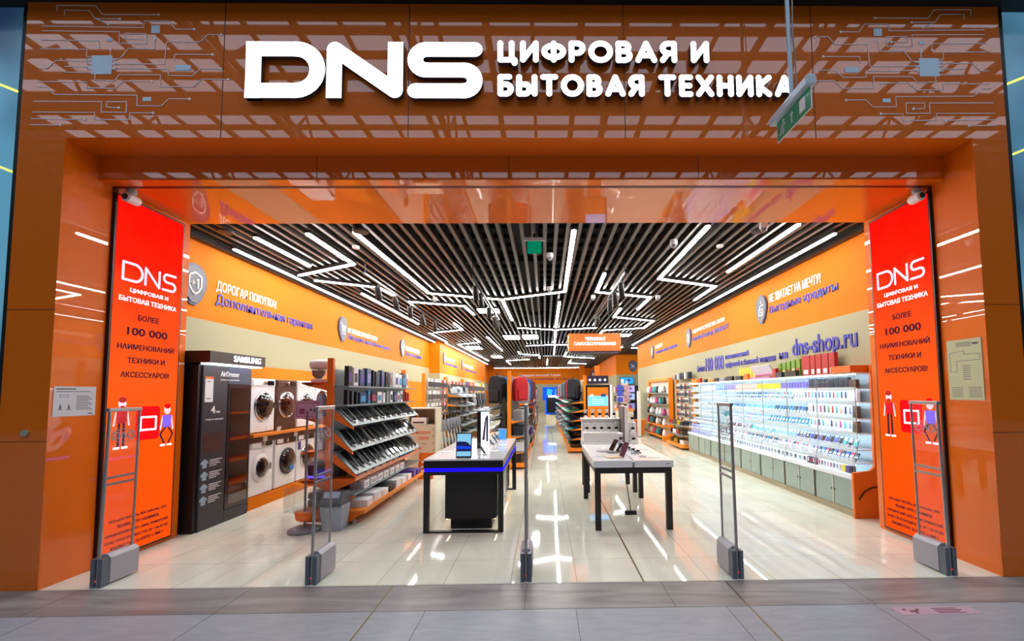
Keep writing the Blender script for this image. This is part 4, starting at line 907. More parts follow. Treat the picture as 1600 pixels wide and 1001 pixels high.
t_ = thing('slow_cooker', 'purple slow cooker with a grey lid on the lower left shelf', 'kitchen appliance', (GX - .22, GY0 + .2, .58)); MB().lathe([(.13, 0), (.15, .03), (.15, .17), (.14, .19)], (0, 0, 0), 24).build('body', M('#33203a', .25, name='dark_purple'), t_, True); MB().lathe([(.155, .19), (.12, .235), (.02, .25)], (0, 0, 0), 24).build('lid', GRY, t_, True); MB().path([(-.05, 0, .24), (-.03, 0, .29), (.03, 0, .29), (.05, 0, .24)], .01).build('handle', BLK, t_); MB().lathe([(.152, .02), (.153, .05)], (0, 0, 0), 24).build('blue_band', BLU, t_, True)
t_ = thing('grill', 'black contact grill on the bottom left shelf of the orange unit', 'kitchen appliance', (GX - .22, GY0 + .3, .20)); MB().box(-.13, .13, -.16, .16, .0, .1).build('lower_plate', BLK, t_, bevel=.02); MB().box(-.13, .13, -.16, .16, .105, .19).build('upper_plate', DRK, t_, bevel=.02); MB().box(-.17, -.13, -.08, .08, .1, .13).build('handle', STL, t_)
# grey waste bin in front of the unit
t_ = thing('waste_bin', 'grey waste bin with a dark lid at the end of the orange shelf', 'bin', (-2.68, 5.77, 0))
b = MB(); b.X = None
b.add([(-.115, -.1, 0), (.115, -.1, 0), (.115, .1, 0), (-.115, .1, 0), (-.145, -.125, .31), (.145, -.125, .31), (.145, .125, .31), (-.145, .125, .31)], [(0, 3, 2, 1), (4, 5, 6, 7), (0, 1, 5, 4), (1, 2, 6, 5), (2, 3, 7, 6), (3, 0, 4, 7)])
b.build('body', M('#9aa2ad', .4, name='bin_grey'), t_, bevel=.012)
b = MB(); b.prism([(-.15, .31), (.15, .31), (.15, .36), (.1, .47), (-.08, .47), (-.15, .36)], -.13, .13, lambda u, v, w: (w, u, v)); b.X = None; b.build('lid', M('#4c5058', .4, name='bin_dark_grey'), t_, bevel=.012)
b = MB(); b.X = Matrix.Translation((0, -.1, .425)) @ Matrix.Rotation(1.15, 4, 'X'); b.box(-.1, .1, -.05, .06, -.01, .01); b.build('flap', M('#aab4c2', .3, name='flap_grey'), t_, bevel=.004)
# cream film-cutting cabinet behind the unit
t_ = thing('cabinet', 'cream cabinet with orange lettering behind the tablet shelves', 'cabinet', (-2.95, 9.55, 0))
CRW = M('#d8cfb4', .45, name='cream_board')
MB().box(0, .62, 0, .5, 0, 1.05).build('body', CRW, t_, bevel=.003); MB().box(0, .025, 0, .5, 1.05, 1.38).box(.595, .62, 0, .5, 1.05, 1.38).box(.025, .595, .48, .5, 1.05, 1.38).build('side_boards', CRW, t_); MB().box(-.005, .625, -.005, .505, 1.38, 1.405).build('top', CRW, t_)
mp = mF((0, 0, 0))
words(t_, 'word', 'ГИДРОГЕЛЕВАЯ', .03, .5, .84, .91, 0, .003, mp, ORP, bold=.018); words(t_, 'word', 'ПЛЕНКА', .25, .48, .73, .80, 0, .003, mp, ORP, bold=.018)
for k in range(4): MB().prism([(.555, .98 - k * .15), (.575, .97 - k * .15), (.565, .95 - k * .15), (.565, .92 - k * .15), (.555, .92 - k * .15)], 0, .003, mp).build('red_mark', REDM, t_)
MB().rect(.3, .42, .64, .65, 0, .003, mp).build('print', INK, t_)
t_ = thing('printer', 'small white printer in the open top of the cream cabinet', 'printer', (-2.72, 9.75, 1.05)); MB().box(-.16, .16, -.14, .14, 0, .15).build('body', WHG, t_, bevel=.02); MB().box(-.12, .12, -.1, .1, .15, .165).build('lid', BLK, t_, bevel=.005); MB().box(-.12, .12, -.143, -.14, .03, .06).build('slot', BLK, t_)
t_ = thing('leaflet_stand', 'orange leaflet stand with white lettering between cabinet and display table', 'stand', (-2.42, 9.05, 0)); MB().box(-.16, .16, -.05, .05, 0, .02).build('base', ORP, t_)
b = MB(); b.X = Matrix.Translation((0, 0, .02)) @ Matrix.Rotation(-.3, 4, 'X'); b.box(-.16, .16, -.006, .006, 0, .5); b.build('board', ORP, t_)
b = MB(); b.X = Matrix.Translation((0, 0, .02)) @ Matrix.Rotation(-.3, 4, 'X'); [b.box(-.1, .1, -.008, -.006, .1 + k * .1, .13 + k * .1) for k in range(3)]; b.build('lettering', WHT, t_)

# ================================================================== DISPLAY TABLES
root = thing('display_table', 'black display table with a white top and a glowing blue band', 'table', (-1.5, 5.54, 0))
TB = M('#171013', .4, name='black_table'); BLUE = E((.01, .004, 1.0), 1.4)
TL, TW = 2.48, .98
MB().box(0, TW, 0, TL, .875, .893).build('top', M('#f3f5f5', .15, 0, .4, name='white_table_top'), root)
MB().box(.0, TW, .0, TL, .785, .875).build('apron', M('#1c1214', .25, name='dark_apron'), root)
MB().box(.006, TW - .006, .006, TL - .006, .742, .785).build('blue_band', BLUE, root)
MB().box(0, TW, 0, TL, .70, .742).build('lower_frame', TB, root)
for x, y in ((0, 0), (TW - .065, 0), (0, TL - .065), (TW - .065, TL - .065)): MB().box(x, x + .065, y, y + .065, 0, .70).build('leg', TB, root)
for y in (0, TL - .065): MB().box(.065, TW - .065, y, y + .065, 0, .02).build('foot_bar', TB, root)
MB().box(.24, TW - .1, .12, TL - .35, .14, .70).build('cabinet_body', TB, root)
MB().box(.3, TW - .16, .18, TL - .4, .0, .138).build('cabinet_plinth', TB, root)
for k in range(3): MB().box(TW - .1, TW - .085, .16 + k * .64, .74 + k * .64, .16, .68).build('cabinet_door', M('#0c090a', .12, name='glossy_black'), root)
for x in (.255, TW - .125): MB().box(x, x + .015, .14, TL - .4, .128, .139).build('under_light', E((1, .8, .5), 6), root)
TZ = .893
t_ = thing('tablet', 'big upright tablet showing a blue car wallpaper on the left table', 'tablet', (-1.03, 5.66, TZ)); X_ = Matrix.Rotation(-.14, 4, 'X')
b = MB(); b.X = X_; b.box(-.1, .1, -.004, .008, .0, .315); b.build('case', BLK, t_, bevel=.006)
b = MB(); b.X = X_; b.box(-.088, .088, -.006, -.004, .02, .3); b.build('screen', E((.20, .48, .66), .9), t_)
b = MB(); b.X = X_; mp = mF((0, 0, 0)); b.prism([(-.088, .08), (.088, .08), (.088, .15), (.06, .18), (.03, .2), (-.05, .205), (-.088, .2)], .006, .0065, mp, 0); b.prism([(-.088, .11), (.088, .11), (.088, .14), (-.088, .15)], .0065, .007, mp, 1); b.build('wallpaper_shape', [E((.012, .012, .06), 1), E((.01, .05, .6), 1)], t_)
MB().box(-.06, .06, .03, .1, 0, .012).build('stand', WHT, t_); MB().tube((0, .06, .01), (0, .035, .15), .008).build('stand_arm', WHT, t_)
t_ = thing('advertising_stand', 'tall black edged white panel with a phone picture on the left table', 'display', (-.93, 6.6, TZ)); b = MB(); MB().box(-.075, -.02, 0, .08, 0, .54).build('side_panel', BLK, t_); MB().box(-.02, .1, .02, .06, 0, .54).build('lit_panel', E((.86, .92, 1), .95), t_); MB().box(-.09, .12, -.01, .1, .54, .56).build('cap', M('#9fb0bc', .3, name='cap_grey'), t_); MB().prism([(.0, .12), (.035, .12), (.06, .45), (.045, .46)], -.022, -.018, lambda u, v, w: (u, .0 - w - .002, v)).build('phone_picture', M('#5a3f78', .3, name='purple_phone'), t_); MB().prism([(.06, .1), (.085, .1), (.085, .48), (.06, .48)], -.022, -.018, lambda u, v, w: (u, -w - .002, v)).build('phone_picture', BLK, t_)
ph0 = None
for i, (x, y, l) in enumerate(((-.79, 5.95, 'nearest'), (-.79, 6.9, 'second'), (-.77, 7.25, 'third'), (-.76, 7.55, 'farthest'))):
    lab = 'dark phone leaning on a white stand on the left table, %s' % (l + ' from the entrance' if i in (1, 2) else l + ' to the entrance' if i == 0 else l + ' from the entrance')
    if ph0 is None:
        ph0 = thing('smartphone', lab, 'phone', (x, y, TZ), 0, 'phones on the left table')
        b = MB(); b.X = Matrix.Rotation(-.6, 4, 'Y'); b.box(-.004, .006, -.038, .038, .02, .17); b.build('case', BLK, ph0)
        b = MB(); b.X = Matrix.Rotation(-.6, 4, 'Y'); b.box(.006, .007, -.034, .034, .025, .165); b.build('screen', BLG, ph0)
        MB().lathe([(.045, 0), (.045, .008), (.02, .012)], (-.0, 0, 0), 16).build('stand', WHT, ph0); MB().tube((-.005, 0, .01), (-.05, 0, .08), .008).build('stand_arm', STL, ph0)
    else: dup(ph0, (x, y, TZ), 0, lab)
for i, (x, y) in enumerate(((-1.36, 6.25), (-1.25, 6.5), (-.72, 6.3), (-.65, 7.0), (-1.2, 7.2))):
    carton('price_card', 'white acrylic price card lying on the left table, %s from the entrance' % nth(i), 'price card', 'price cards on the left table', (x, y, TZ), (.14, .1, .006), WHT, None, R.uniform(-.2, .2))
t_ = thing('tablet', 'small blue screened tablet at the far end of the left table', 'tablet', (-.74, 7.75, TZ)); b = MB(); b.X = Matrix.Rotation(-.2, 4, 'X'); b.box(-.07, .07, 0, .008, 0, .2); b.build('case', WHT, t_); b = MB(); b.X = Matrix.Rotation(-.2, 4, 'X'); b.box(-.062, .062, -.002, 0, .012, .19); b.build('screen', E((.05, .25, .75), .9), t_); MB().box(-.04, .04, .01, .07, 0, .012).build('stand', WHT, t_)
b = MB()
for k in range(3): b.path([(-.95 + .03 * k, 6.2 + .45 * k, TZ + .006), (-.9 + .05 * k, 6.35 + .45 * k, TZ + .006), (-1.0, 6.5 + .4 * k, TZ + .006), (-.9, 6.62 + .38 * k, TZ + .006)], .004)
tag(b.build('charging_cable', M('#8a8f96', .4, name='cable_grey')), 'thin grey charging cable winding over the white left table', 'cable')

# right table
def table(lab, x, y, w, l, z, split=True, white=True):
    root = thing('display_table', lab, 'table', (x, y, 0))
    LW_ = M('#f3f5f5', .18, 0, .4, name='white_laminate')
    if split:
        MB().box(0, w * .485, 0, l, z - .085, z).build('top_half', LW_, root, bevel=.003); MB().box(w * .515, w, 0, l, z - .085, z).build('top_half', LW_, root, bevel=.003); MB().box(w * .485, w * .515, .01, l, z - .085, z - .02).build('cable_channel', M('#9a9ea0', .3, .5, name='channel_metal'), root)
    else: MB().box(0, w, 0, l, z - .1, z).build('top', LW_, root, bevel=.003)
    tz = z - (.085 if split else .1)
    LG = M('#231c1c', .45, name='dark_leg')
    MB().box(.02, w - .02, .02, .09, tz - .075, tz).box(.02, w - .02, l - .09, l - .02, tz - .075, tz).box(.02, .09, .09, l - .09, tz - .075, tz).box(w - .09, w - .02, .09, l - .09, tz - .075, tz).build('under_frame', LG, root)
    for a, c in ((.02, .02), (w - .09, .02), (.02, l - .09), (w - .09, l - .09)): MB().box(a, a + .07, c, c + .07, 0, tz - .075).build('leg', LG, root)
    if split: MB().rect(w - .1, w - .05, z - .045, z - .035, 0, .002, mF((0, 0, 0))).build('maker_mark', GRY, root)
    return root
table('white topped display table with dark legs at the right of the aisle', .6, 5.54, 1.0, 1.75, .855)
r_ = table('narrow white table carrying the bust display behind the right table', .67, 7.6, .92, .78, .84, False)
RZ = .855
def laptopish(lab, loc, base, scr, rz, w=.13, d=.2, ang=-.35, name='laptop', cat='laptop', emit=None):
    t_ = thing(name, lab, cat, loc, rz); MB().box(-d, 0, -w / 2, w / 2, 0, .01).build('base', base, t_, bevel=.003)
    b = MB(); b.X = Matrix.Translation((0, 0, .008)) @ Matrix.Rotation(-ang, 4, 'Y'); b.box(0, .007, -w / 2, w / 2, 0, d * .95); b.build('lid', scr, t_)
    b = MB(); b.X = Matrix.Translation((0, 0, .008)) @ Matrix.Rotation(-ang, 4, 'Y'); b.box(-.002, 0, -w / 2 + .006, w / 2 - .006, .008, d * .92); b.build('screen', emit or BLG, t_)
    MB().box(-d * .8, -d * .35, -w * .4, w * .4, .01, .011).build('keyboard', base, t_); return t_
laptopish('open gold folding laptop on the front of the right table', (1.0, 5.85, RZ), M('#c09b78', .3, .5, name='gold_metal'), DRK, .15, .18, .21, -.4, emit=E((.06, .02, .03), 1))
laptopish('open grey tablet with a dark cover, left of the gold laptop', (.95, 6.45, RZ), M('#7d8084', .4, name='grey_cover'), BLK, .2, .16, .19, -.5, 'tablet', 'tablet')
laptopish('navy folding phone on a black stand behind the gold laptop', (1.02, 6.3, RZ), BLK, NVY, .2, .13, .15, -.6, 'smartphone', 'phone')
t_ = thing('speaker', 'small white upright speaker on the middle of the right table', 'speaker', (1.1, 6.5, RZ)); MB().lathe([(.05, 0), (.05, .01), (.035, .02), (.03, .2), (.045, .25), (.01, .26)], (0, 0, 0), 16).build('body', WHT, t_, True); MB().disc(0, 0, .02, 0, .004, mF((0, -.033, .18))).build('cone', BLK, t_)
t_ = thing('stylus_rail', 'thin dark rail with pens along the right half of the right table', 'rail', (1.33, 6.2, RZ)); b = MB(); b.X = Matrix.Rotation(.12, 4, 'Z'); b.box(-.01, .01, 0, .85, 0, .012); b.build('rail', BLK, t_); b = MB(); b.X = Matrix.Rotation(.12, 4, 'Z'); [b.box(-.02, .02, .1 + k * .2, .14 + k * .2, .012, .03) for k in range(4)]; b.build('clips', DRK, t_)
for i, (x, y) in enumerate(((1.28, 5.85), (1.22, 6.05), (1.3, 6.3), (1.2, 6.45))):
    b = MB(); mp = mT((0, 0, 0)); n = 14
    pts = [(x + .05 * math.cos(2 * PI * k / n), y + .06 * math.sin(2 * PI * k / n), RZ + .006 + .03 * (k % 2) * (i % 2)) for k in range(n + 1)]; b.path(pts, .004)
    tag(b.build('earphone_cable', GRY), 'coiled pale cable on the right half of the right table, %s from the entrance' % nth(i), 'cable', 'coiled cables')
for i, (x, y) in enumerate(((.75, 5.95), (.8, 6.4), (1.42, 5.8), (1.45, 6.6), (.8, 6.9), (1.3, 7.0))):
    carton('price_card', 'white price card lying on the right table, %s from the entrance' % nth(i), 'price card', 'price cards on the right table', (x, y, RZ), (.13, .09, .005), M('#d5d9dc', .2, name='card_white'), None, R.uniform(-.2, .2))
t_ = thing('power_adapter', 'black power adapter on the floor under the right table, cord running up', 'power adapter', (1.19, 6.28, 0)); MB().box(-.08, .08, -.04, .04, 0, .05).build('brick', BLK, t_, bevel=.008)
MB().path([(0, 0, .05), (0, 0, .09), (-.02, -.03, .2), (-.06, -.06, .45), (-.09, -.07, .69)], .006).build('cord', BLK, t_)
# white two-step display of busts on the narrow table
root = thing('display_steps', 'white two step display rack on the narrow table', 'display rack', (.67, 7.7, .84)); GW = M('#f1f2ee', .35, name='rack_white')
MB().box(0, .66, 0, .5, 0, .17).build('lower_step', GW, root, bevel=.006); MB().box(0, .66, .25, .5, .17, .38).build('upper_step', GW, root, bevel=.006); MB().box(-.02, .68, .22, .52, .38, .4).build('upper_board', GW, root)
MB().box(.7, .76, -.08, .4, .0, .62).build('side_post', WHT, root, bevel=.006); MB().box(.68, .70, -.08, .4, .0, .62).build('post_edge', M('#6b6460', .4, name='post_grey'), root)
bust = None
for r__ in range(2):
    for i in range(5):
        lab = 'white bust with a dark watch on the %s step, %s from the left' % (('lower', 'upper')[r__], nth(i)); loc = (.67 + .07 + i * .13, 7.7 + (.12 if r__ == 0 else .37), .84 + (.17 if r__ == 0 else .4))
        if bust is None:
            bust = thing('watch_stand', lab, 'watch stand', loc, 0, 'white watch stands')
            MB().lathe([(.045, 0), (.045, .01), (.025, .04), (.018, .1), (.03, .15), (.034, .155)], (0, 0, 0), 14).build('stand', WHT, bust, True)
            w_ = MB(); w_.lathe([(.026, .055), (.03, .06), (.03, .085), (.024, .09)], (0, 0, 0), 14); w_.build('strap', BLK, bust); MB().disc(0, 0, .02, .03, .036, mF((0, 0, .075))).build('watch_face', BLG, bust)
        else: dup(bust, loc, 0, lab)
for i in range(3):
    dup(bust, (1.47 + .05, 7.62 + i * .05, .84 + .0 + .17 * i), 0, 'white bust with a dark watch right of the white post, %s from the bottom' % nth(i))
root = thing('display_steps', 'narrow white stepped riser right of the white post', 'display rack', (1.46, 7.6, .84)); [MB().box(0, .12, -.03 + .05 * i, .2, .17 * i - (.17 if i else 0), .17 * i).build('riser', GW, root) for i in (1, 2)]

# ================================================================== RIGHT: lit glass cabinets
CY0, CWD, NC = 5.97, .856, 8
SHW = M('#e8f1f6', .3, name='white_shelf'); CLL = E((.64, .86, 1.0), 24.0); KICK = M('#a79a80', .4, .2, name='beige_metal'); BKP = M('#dfe9ee', .4, name='white_back_panel')
SHF = [(1.735, -.25), (1.545, -.25), (1.315, -.25), (1.115, -.26), (.90, -.28), (.72, -.31)]
c0 = None
for i in range(NC):
    lab = 'glass fronted phone cabinet lit white inside, %s from the entrance on the right wall' % nth(i); y = CY0 + i * CWD
    if c0: dup(c0, (XR, y, 0), 0, lab); continue
    c0 = thing('display_cabinet', lab, 'cabinet', (XR, y, 0), 0, 'lit glass cabinets')
    W_ = CWD
    MB().box(-.33, -.005, .002, W_ - .002, .09, .5).build('base_body', KICK, c0)
    MB().box(-.34, -.005, .002, W_ - .002, 0, .09).build('kick_plate', KICK, c0)
    for k in range(2):
        d = MB().box(-.348 - .004 * k, -.335, .03 + k * .4, .43 + k * .4, .1, .49).build('sliding_door', FROST, c0)
        MB().box(-.356, -.348, .03 + k * .4, .045 + k * .4, .1, .49).box(-.356, -.348, .418 + k * .4, .43 + k * .4, .1, .49).build('door_edge', M('#b9c0b6', .3, .4, name='door_edge_metal'), d)
        MB().disc(0, 0, .012, .356, .362, mR((0, .39 + .07 * k, .3))).build('lock', BLK, d)
    MB().box(-.352, -.335, 0, .03, .09, .5).build('dark_stile', M('#4b443a', .4, .3, name='dark_stile'), c0)
    MB().box(-.37, -.005, 0, W_, .5, .56).build('ledge', SHW, c0)
    MB().box(-.02, -.005, 0, W_, .56, 1.93).build('back_panel', BKP, c0)
    for z, x in SHF:
        MB().box(x, -.02, .004, W_ - .004, z - .012, z).build('shelf', SHW, c0)
        MB().box(x - .006, x, .004, W_ - .004, z - .036, z + .014).build('shelf_lip', SHW, c0)
        MB().box(x + .002, x + .016, .02, W_ - .02, z - .024, z - .013).build('shelf_light', CLL, c0)
    MB().box(-.27, -.005, 0, W_, 1.93, 1.95).build('top_panel', SHW, c0); MB().box(-.25, -.236, .02, W_ - .02, 1.92, 1.93).build('shelf_light', CLL, c0)
    for z in (0, W_ - .006): MB().prism([(-.355, .56), (-.345, .56), (-.262, .95), (-.262, 1.93), (-.272, 1.93), (-.272, .95)], z, z + .006, lambda u, v, w: (u, w, v)).build('upright', ALU, c0)
    b = MB(); b.prism([(-.362, .56), (-.358, .56), (-.275, .95), (-.275, 1.93), (-.279, 1.93), (-.279, .95)], .0, W_, lambda u, v, w: (u, w, v)); b.build('glass_front', GLASS, c0)
t_ = thing('end_panel', 'orange end panel of the glass cabinets with a curved black cable', 'panel', (XR, CY0 - .045, 0)); b = MB(); b.prism([(-.38, 0), (-.005, 0), (-.005, 2.05), (-.07, 2.05), (-.08, .85)] + arc(-.18, .72, .1, 0, -90, 6) + [(-.38, .60)], 0, .04, lambda u, v, w: (u, w, v)); b.build('board', ORP, t_); MB().path([(-.33, -.015, .25), (-.25, -.02, .36), (-.15, -.02, .41), (-.03, -.02, .42)], .009).build('cable', BLK, t_)
t_ = tag(MB().box(4.2, XR - .006, 6.0, 6.42, 1.952, 2.05).build('orange_box', ORP, bevel=.004), 'orange box on the near end of the glass cabinet tops', 'box')
# phones: leaning slabs with a white holder, one mesh per colour
_ph = {}
def cab_phone(lab, loc, case, scr, group, lean=.75, s=1.0):
    k = (case.name, scr.name, lean, s)
    if k not in _ph:
        b = MB(); b.X = Matrix.Rotation(lean, 4, 'Y'); b.box(-.004, .004, -.036 * s, .036 * s, 0, .15 * s, 0); b.box(-.005, -.004, -.032 * s, .032 * s, .012, .145 * s, 1); b.X = None; b.box(-.04, -.006, -.024, .024, 0, .04, 2)
        _ph[k] = b.mesh('smartphone', [case, scr, WHT])
    o = bpy.data.objects.new('smartphone', _ph[k]); COL.objects.link(o); o.location = loc
    return tag(o, lab, 'phone', group)
SCRB = M('#1d6fc0', .15, 0, .5, .25, name='blue_screen'); SCRC = M('#27b3d6', .15, 0, .5, .25, name='cyan_screen'); SCRD = M('#132038', .1, 0, .5, name='dark_screen'); SCRV = M('#3a4fae', .15, 0, .5, .25, name='violet_screen'); SCRR = M('#c23a48', .15, 0, .5, .2, name='red_screen'); SCRP = M('#d98fa0', .15, 0, .5, name='pink_screen')
scn = {SCRB: 'blue', SCRC: 'cyan', SCRD: 'dark', SCRV: 'violet', SCRR: 'red', SCRP: 'pink'}
def fill(tier, z, x, seq, shelfname):
    """seq: (kind, count, pitch, material, picture materials)"""
    y = CY0 + .09; n = 0; grp = {}
    for kind, cnt, pitch, m_, pics, h in seq:
        for j in range(cnt):
            if y > CY0 + NC * CWD - .05: return
            yy = y + pitch / 2; y += pitch
            n += 1; pos = '%s from near end' % nth(n - 1)
            if kind == 'b':
                p = pics[j % len(pics)] if pics else None
                what = nm_.get(m_, 'coloured') + (' phone box with %s picture' % nm_.get(p, 'coloured') if p else ' phone box')
                carton('phone_box', '%s, %s, %s' % (what, pos, shelfname.replace(' shelf', ' lit cabinet shelf').replace('bottom ledge', 'bottom lit cabinet ledge')), 'box', 'phone boxes on the %s' % shelfname, (XR + x + .07, yy, z + .001), (.05, pitch * .9, h), m_, p, 0, '-X', (.3, .75, .3, .9))
            else:
                s_ = pics[j % len(pics)]
                cab_phone('%s screened phone on white holder, %s, %s' % (scn[s_], pos, shelfname.replace(' shelf', ' lit cabinet shelf')), (XR + x + .05, yy, z + .001), m_, s_, 'phones on the %s' % shelfname, (.5, .4, .6)[tier % 3] , .95 if pitch > .09 else .9)
bp = [BLT, NVY, PNK, CYN, LVN, TEAL, SLB, REDM]; 
fill(0, 1.735, -.23, [('b', 1, .16, BRN, None, .12), ('b', 9, .105, SLB, None, .155), ('b', 10, .085, LVN, [VIO], .12), ('b', 10, .09, YEL, None, .11), ('b', 12, .085, PCH, [WHT], .12), ('b', 5, .12, LVN, None, .13), ('b', 4, .14, CYN, [WHT], .12), ('b', 5, .19, WHT, None, .12), ('b', 4, .22, WHT, [CYN], .11)], 'top shelf')
fill(1, 1.545, -.23, [('b', 2, .09, WHT, None, .16), ('b', 12, .088, WHT, [NVY, BLT, CYN, REDM, BLT, CYN, NVY], .16), ('b', 4, .085, WHT, [GRY], .15), ('p', 10, .1, WHT, [SCRD, SCRB, SCRD, SCRR, SCRB]), ('p', 14, .1, BLK, [SCRB, SCRB, SCRD]), ('p', 8, .11, WHT, [SCRC, SCRB]), ('b', 8, .13, WHT, [PNK, CYN], .1), ('b', 9, .14, WHT, [GRY, CYN], .09)] if False else [('b', 2, .09, WHT, None, .16), ('b', 12, .088, WHT, [NVY, BLT, CYN, REDM, BLT, CYN, NVY], .16), ('b', 4, .085, WHT, [GRY], .15)] + [('p', 10, .1, WHT, [SCRD, SCRB, SCRD, SCRR, SCRB], 0), ('p', 14, .1, BLK, [SCRB, SCRB, SCRD], 0), ('p', 8, .11, WHT, [SCRC, SCRB], 0), ('b', 8, .13, WHT, [PNK, CYN], .1), ('b', 9, .14, WHT, [GRY, CYN], .09)], 'second shelf')
fill(2, 1.315, -.23, [('b', 1, .1, BRN, None, .17), ('b', 11, .095, WHT, [LVN, NVY, PCH, TEAL, REDM, GRNM, NVY, PNK], .18), ('p', 12, .1, BLK, [SCRB, SCRD, SCRB], 0), ('p', 12, .1, WHT, [SCRC, SCRB, SCRC], 0), ('p', 12, .105, BLK, [SCRV, SCRB, SCRC], 0), ('b', 6, .13, WHT, [SLB], .13), ('b', 10, .13, WHT, [CYN, PCH], .1)], 'third shelf')
fill(3, 1.115, -.24, [('b', 1, .1, BRN, None, .16), ('b', 10, .1, WHT, [LVN, CYN, PNK, LVN, NVY, BEI, CYN, NVY], .165), ('p', 14, .1, BLK, [SCRC, SCRB, SCRB], 0), ('p', 18, .1, WHT, [SCRB, SCRB, SCRR, SCRB, SCRV], 0), ('b', 2, .12, TEAL, None, .12), ('b', 8, .12, WHT, [SLB, CYN], .1), ('b', 10, .12, WHT, [GRY], .1)], 'fourth shelf')
fill(4, .90, -.26, [('p', 3, .11, BLK, [SCRC, SCRD], 0), ('p', 12, .1, BLK, [SCRD, SCRV], 0), ('p', 16, .1, WHT, [SCRC, SCRB, SCRC], 0), ('p', 12, .1, BLK, [SCRD, SCRP, SCRD], 0), ('b', 8, .12, WHT, [CYN, SLB], .1), ('b', 12, .12, WHT, [BLT], .09)], 'fifth shelf')
fill(5, .72, -.29, [('p', 10, .09, BLK, [SCRD, SCRR, SCRV], 0), ('p', 14, .09, WHT, [SCRR, SCRD, SCRP], 0), ('p', 14, .09, BLK, [SCRD, SCRP, SCRD, SCRB], 0), ('p', 14, .095, WHT, [SCRP, SCRD], 0), ('b', 10, .12, WHT, [CYN, GRY], .09), ('b', 8, .12, LVN, [WHT], .08)], 'sixth shelf')
fill(6, .56, -.34, [('b', 1, .07, DRK, None, .1), ('b', 1, .07, VIO, None, .1), ('b', 1, .07, YEL, None, .1), ('b', 8, .07, WHT, [PCH, LVN, SLB, PNK], .1), ('b', 4, .07, SLB, [PNK, WHT], .1), ('b', 8, .13, WHT, [SLB, GRY], .1), ('b', 12, .11, WHT, [GRY, LVN], .1), ('b', 14, .13, WHT, [CYN, SLB, PCH], .1), ('b', 12, .12, LVN, [WHT], .09)], 'bottom ledge')
# things standing on top of the cabinets
TZc = 1.951
y = 6.55
for i in range(5):
    w = (.13, .15, .14, .12, .22)[i]; carton('red_box', 'red boxed product on top of the glass cabinets, %s from the near end' % nth(i), 'box', 'red boxes on the cabinet tops', (4.38, y + w / 2, TZc), (.06, w, .33), REDM, WHT, 0, '-X', (.2, .8, .08, .3)); y += w + .02
y = 7.45
for i in range(5): carton('green_box', 'green boxed product on top of the glass cabinets, %s from the near end' % nth(i), 'box', 'green boxes on the cabinet tops', (4.38, y + .06, TZc), (.05, .11, .30 - .01 * i), M('#6f9a2c', .4, name='leaf_green_card'), (REDM, M('#d9d29a', .4, name='pale_print2'))[i % 2], 0, '-X', (.15, .85, .15, .5)); y += .15
t_ = thing('laptop', 'pink and white laptop tilted on top of the glass cabinets', 'laptop', (4.4, 8.28, TZc)); b = MB(); b.X = Matrix.Rotation(-.5, 4, 'Y'); b.box(-.02, .0, 0, .75, .08, .3); b.build('screen_half', M('#d6dce4', .3, name='pale_screen'), t_); MB().box(-.16, .02, 0, .75, 0, .03).build('base', M('#d679b0', .35, name='pink_shell'), t_); b = MB(); b.X = Matrix.Rotation(-.5, 4, 'Y'); b.box(-.022, -.02, .02, .73, .08, .11); b.build('pink_band', M('#d679b0', .35, name='pink_shell'), t_)
y = 9.12
for i in range(6): carton('yellow_box', 'yellow boxed product on top of the glass cabinets, %s from the near end' % nth(i), 'box', 'yellow boxes on the cabinet tops', (4.4, y + .055, TZc), (.05, .11, .26), YEL, WHT, 0, '-X', (.3, .7, .05, .3)); y += .125
for i, (y, w, h, m_, l) in enumerate(((7.4, .35, .10, BLK, 'black'), (7.85, .28, .09, SLB, 'slate'), (8.05, .12, .17, REDM, 'red'), (9.2, .16, .12, ORP, 'orange'), (9.5, .3, .09, DRK, 'dark'), (9.95, .35, .1, BLK, 'black'), (10.4, .3, .08, GRY, 'grey'), (10.8, .2, .09, BLK, 'black'), (11.1, .3, .06, ORP2, 'pale orange'), (11.6, .14, .08, BLK, 'black'), (12.0, .12, .12, REDM, 'red'), (12.3, .3, .1, ORP2, 'pale orange'))):
    carton('packed_item', '%s packed item along the cabinet tops, %s from the near end' % (l, nth(i)), 'box', 'items along the cabinet tops', (4.28, y + w / 2, TZc), (.06, w, h), m_, None, R.uniform(-.05, .05))

# ================================================================== FARTHER IN: shelf rows and goods
TAN = M('#b8ab8c', .5, name='tan_board')
def rack(lab, x, y0, y1, h=2.15, tiers=(), side=1, depth=.4, peg=None, base=True, m_=None, shm=GAL):
    """upright frame at x; shelves point to +X (side=1) or -X; tiers: (z_back, z_front)"""
    root = thing('shelf_unit', lab, 'shelf', (x, y0, 0)); L_ = y1 - y0; m_ = m_ or ORP2
    for y in (0, L_): MB().box(-.04, .04, y - .04, y + .04, 0, h).build('upright', m_, root)
    MB().box(-.015, .015, .04, L_ - .04, .1, h - .1).build('back_board', peg or TAN, root)
    for z, dz in tiers:
        b = MB(); b.prism([(0, z), (side * depth, z - dz), (side * depth, z - dz - .018), (0, z - .018)], 0.0, L_, lambda u, v, w: (u, w, v)); b.build('shelf', shm or m_, root); MB().prism([(0, z - .018), (side * depth * .9, z - dz - .018), (0, z - .09)], -.02, -.002, lambda u, v, w: (u, w, v)).build('bracket', m_, root)
    if base: b = MB(); b.box(min(0, side * depth), max(0, side * depth), 0, L_, .05, .14); b.build('base_shelf', m_, root)
    return root
lap0 = {}
def tilted(o, rz): o.rotation_euler = (0, .197, rz); return o
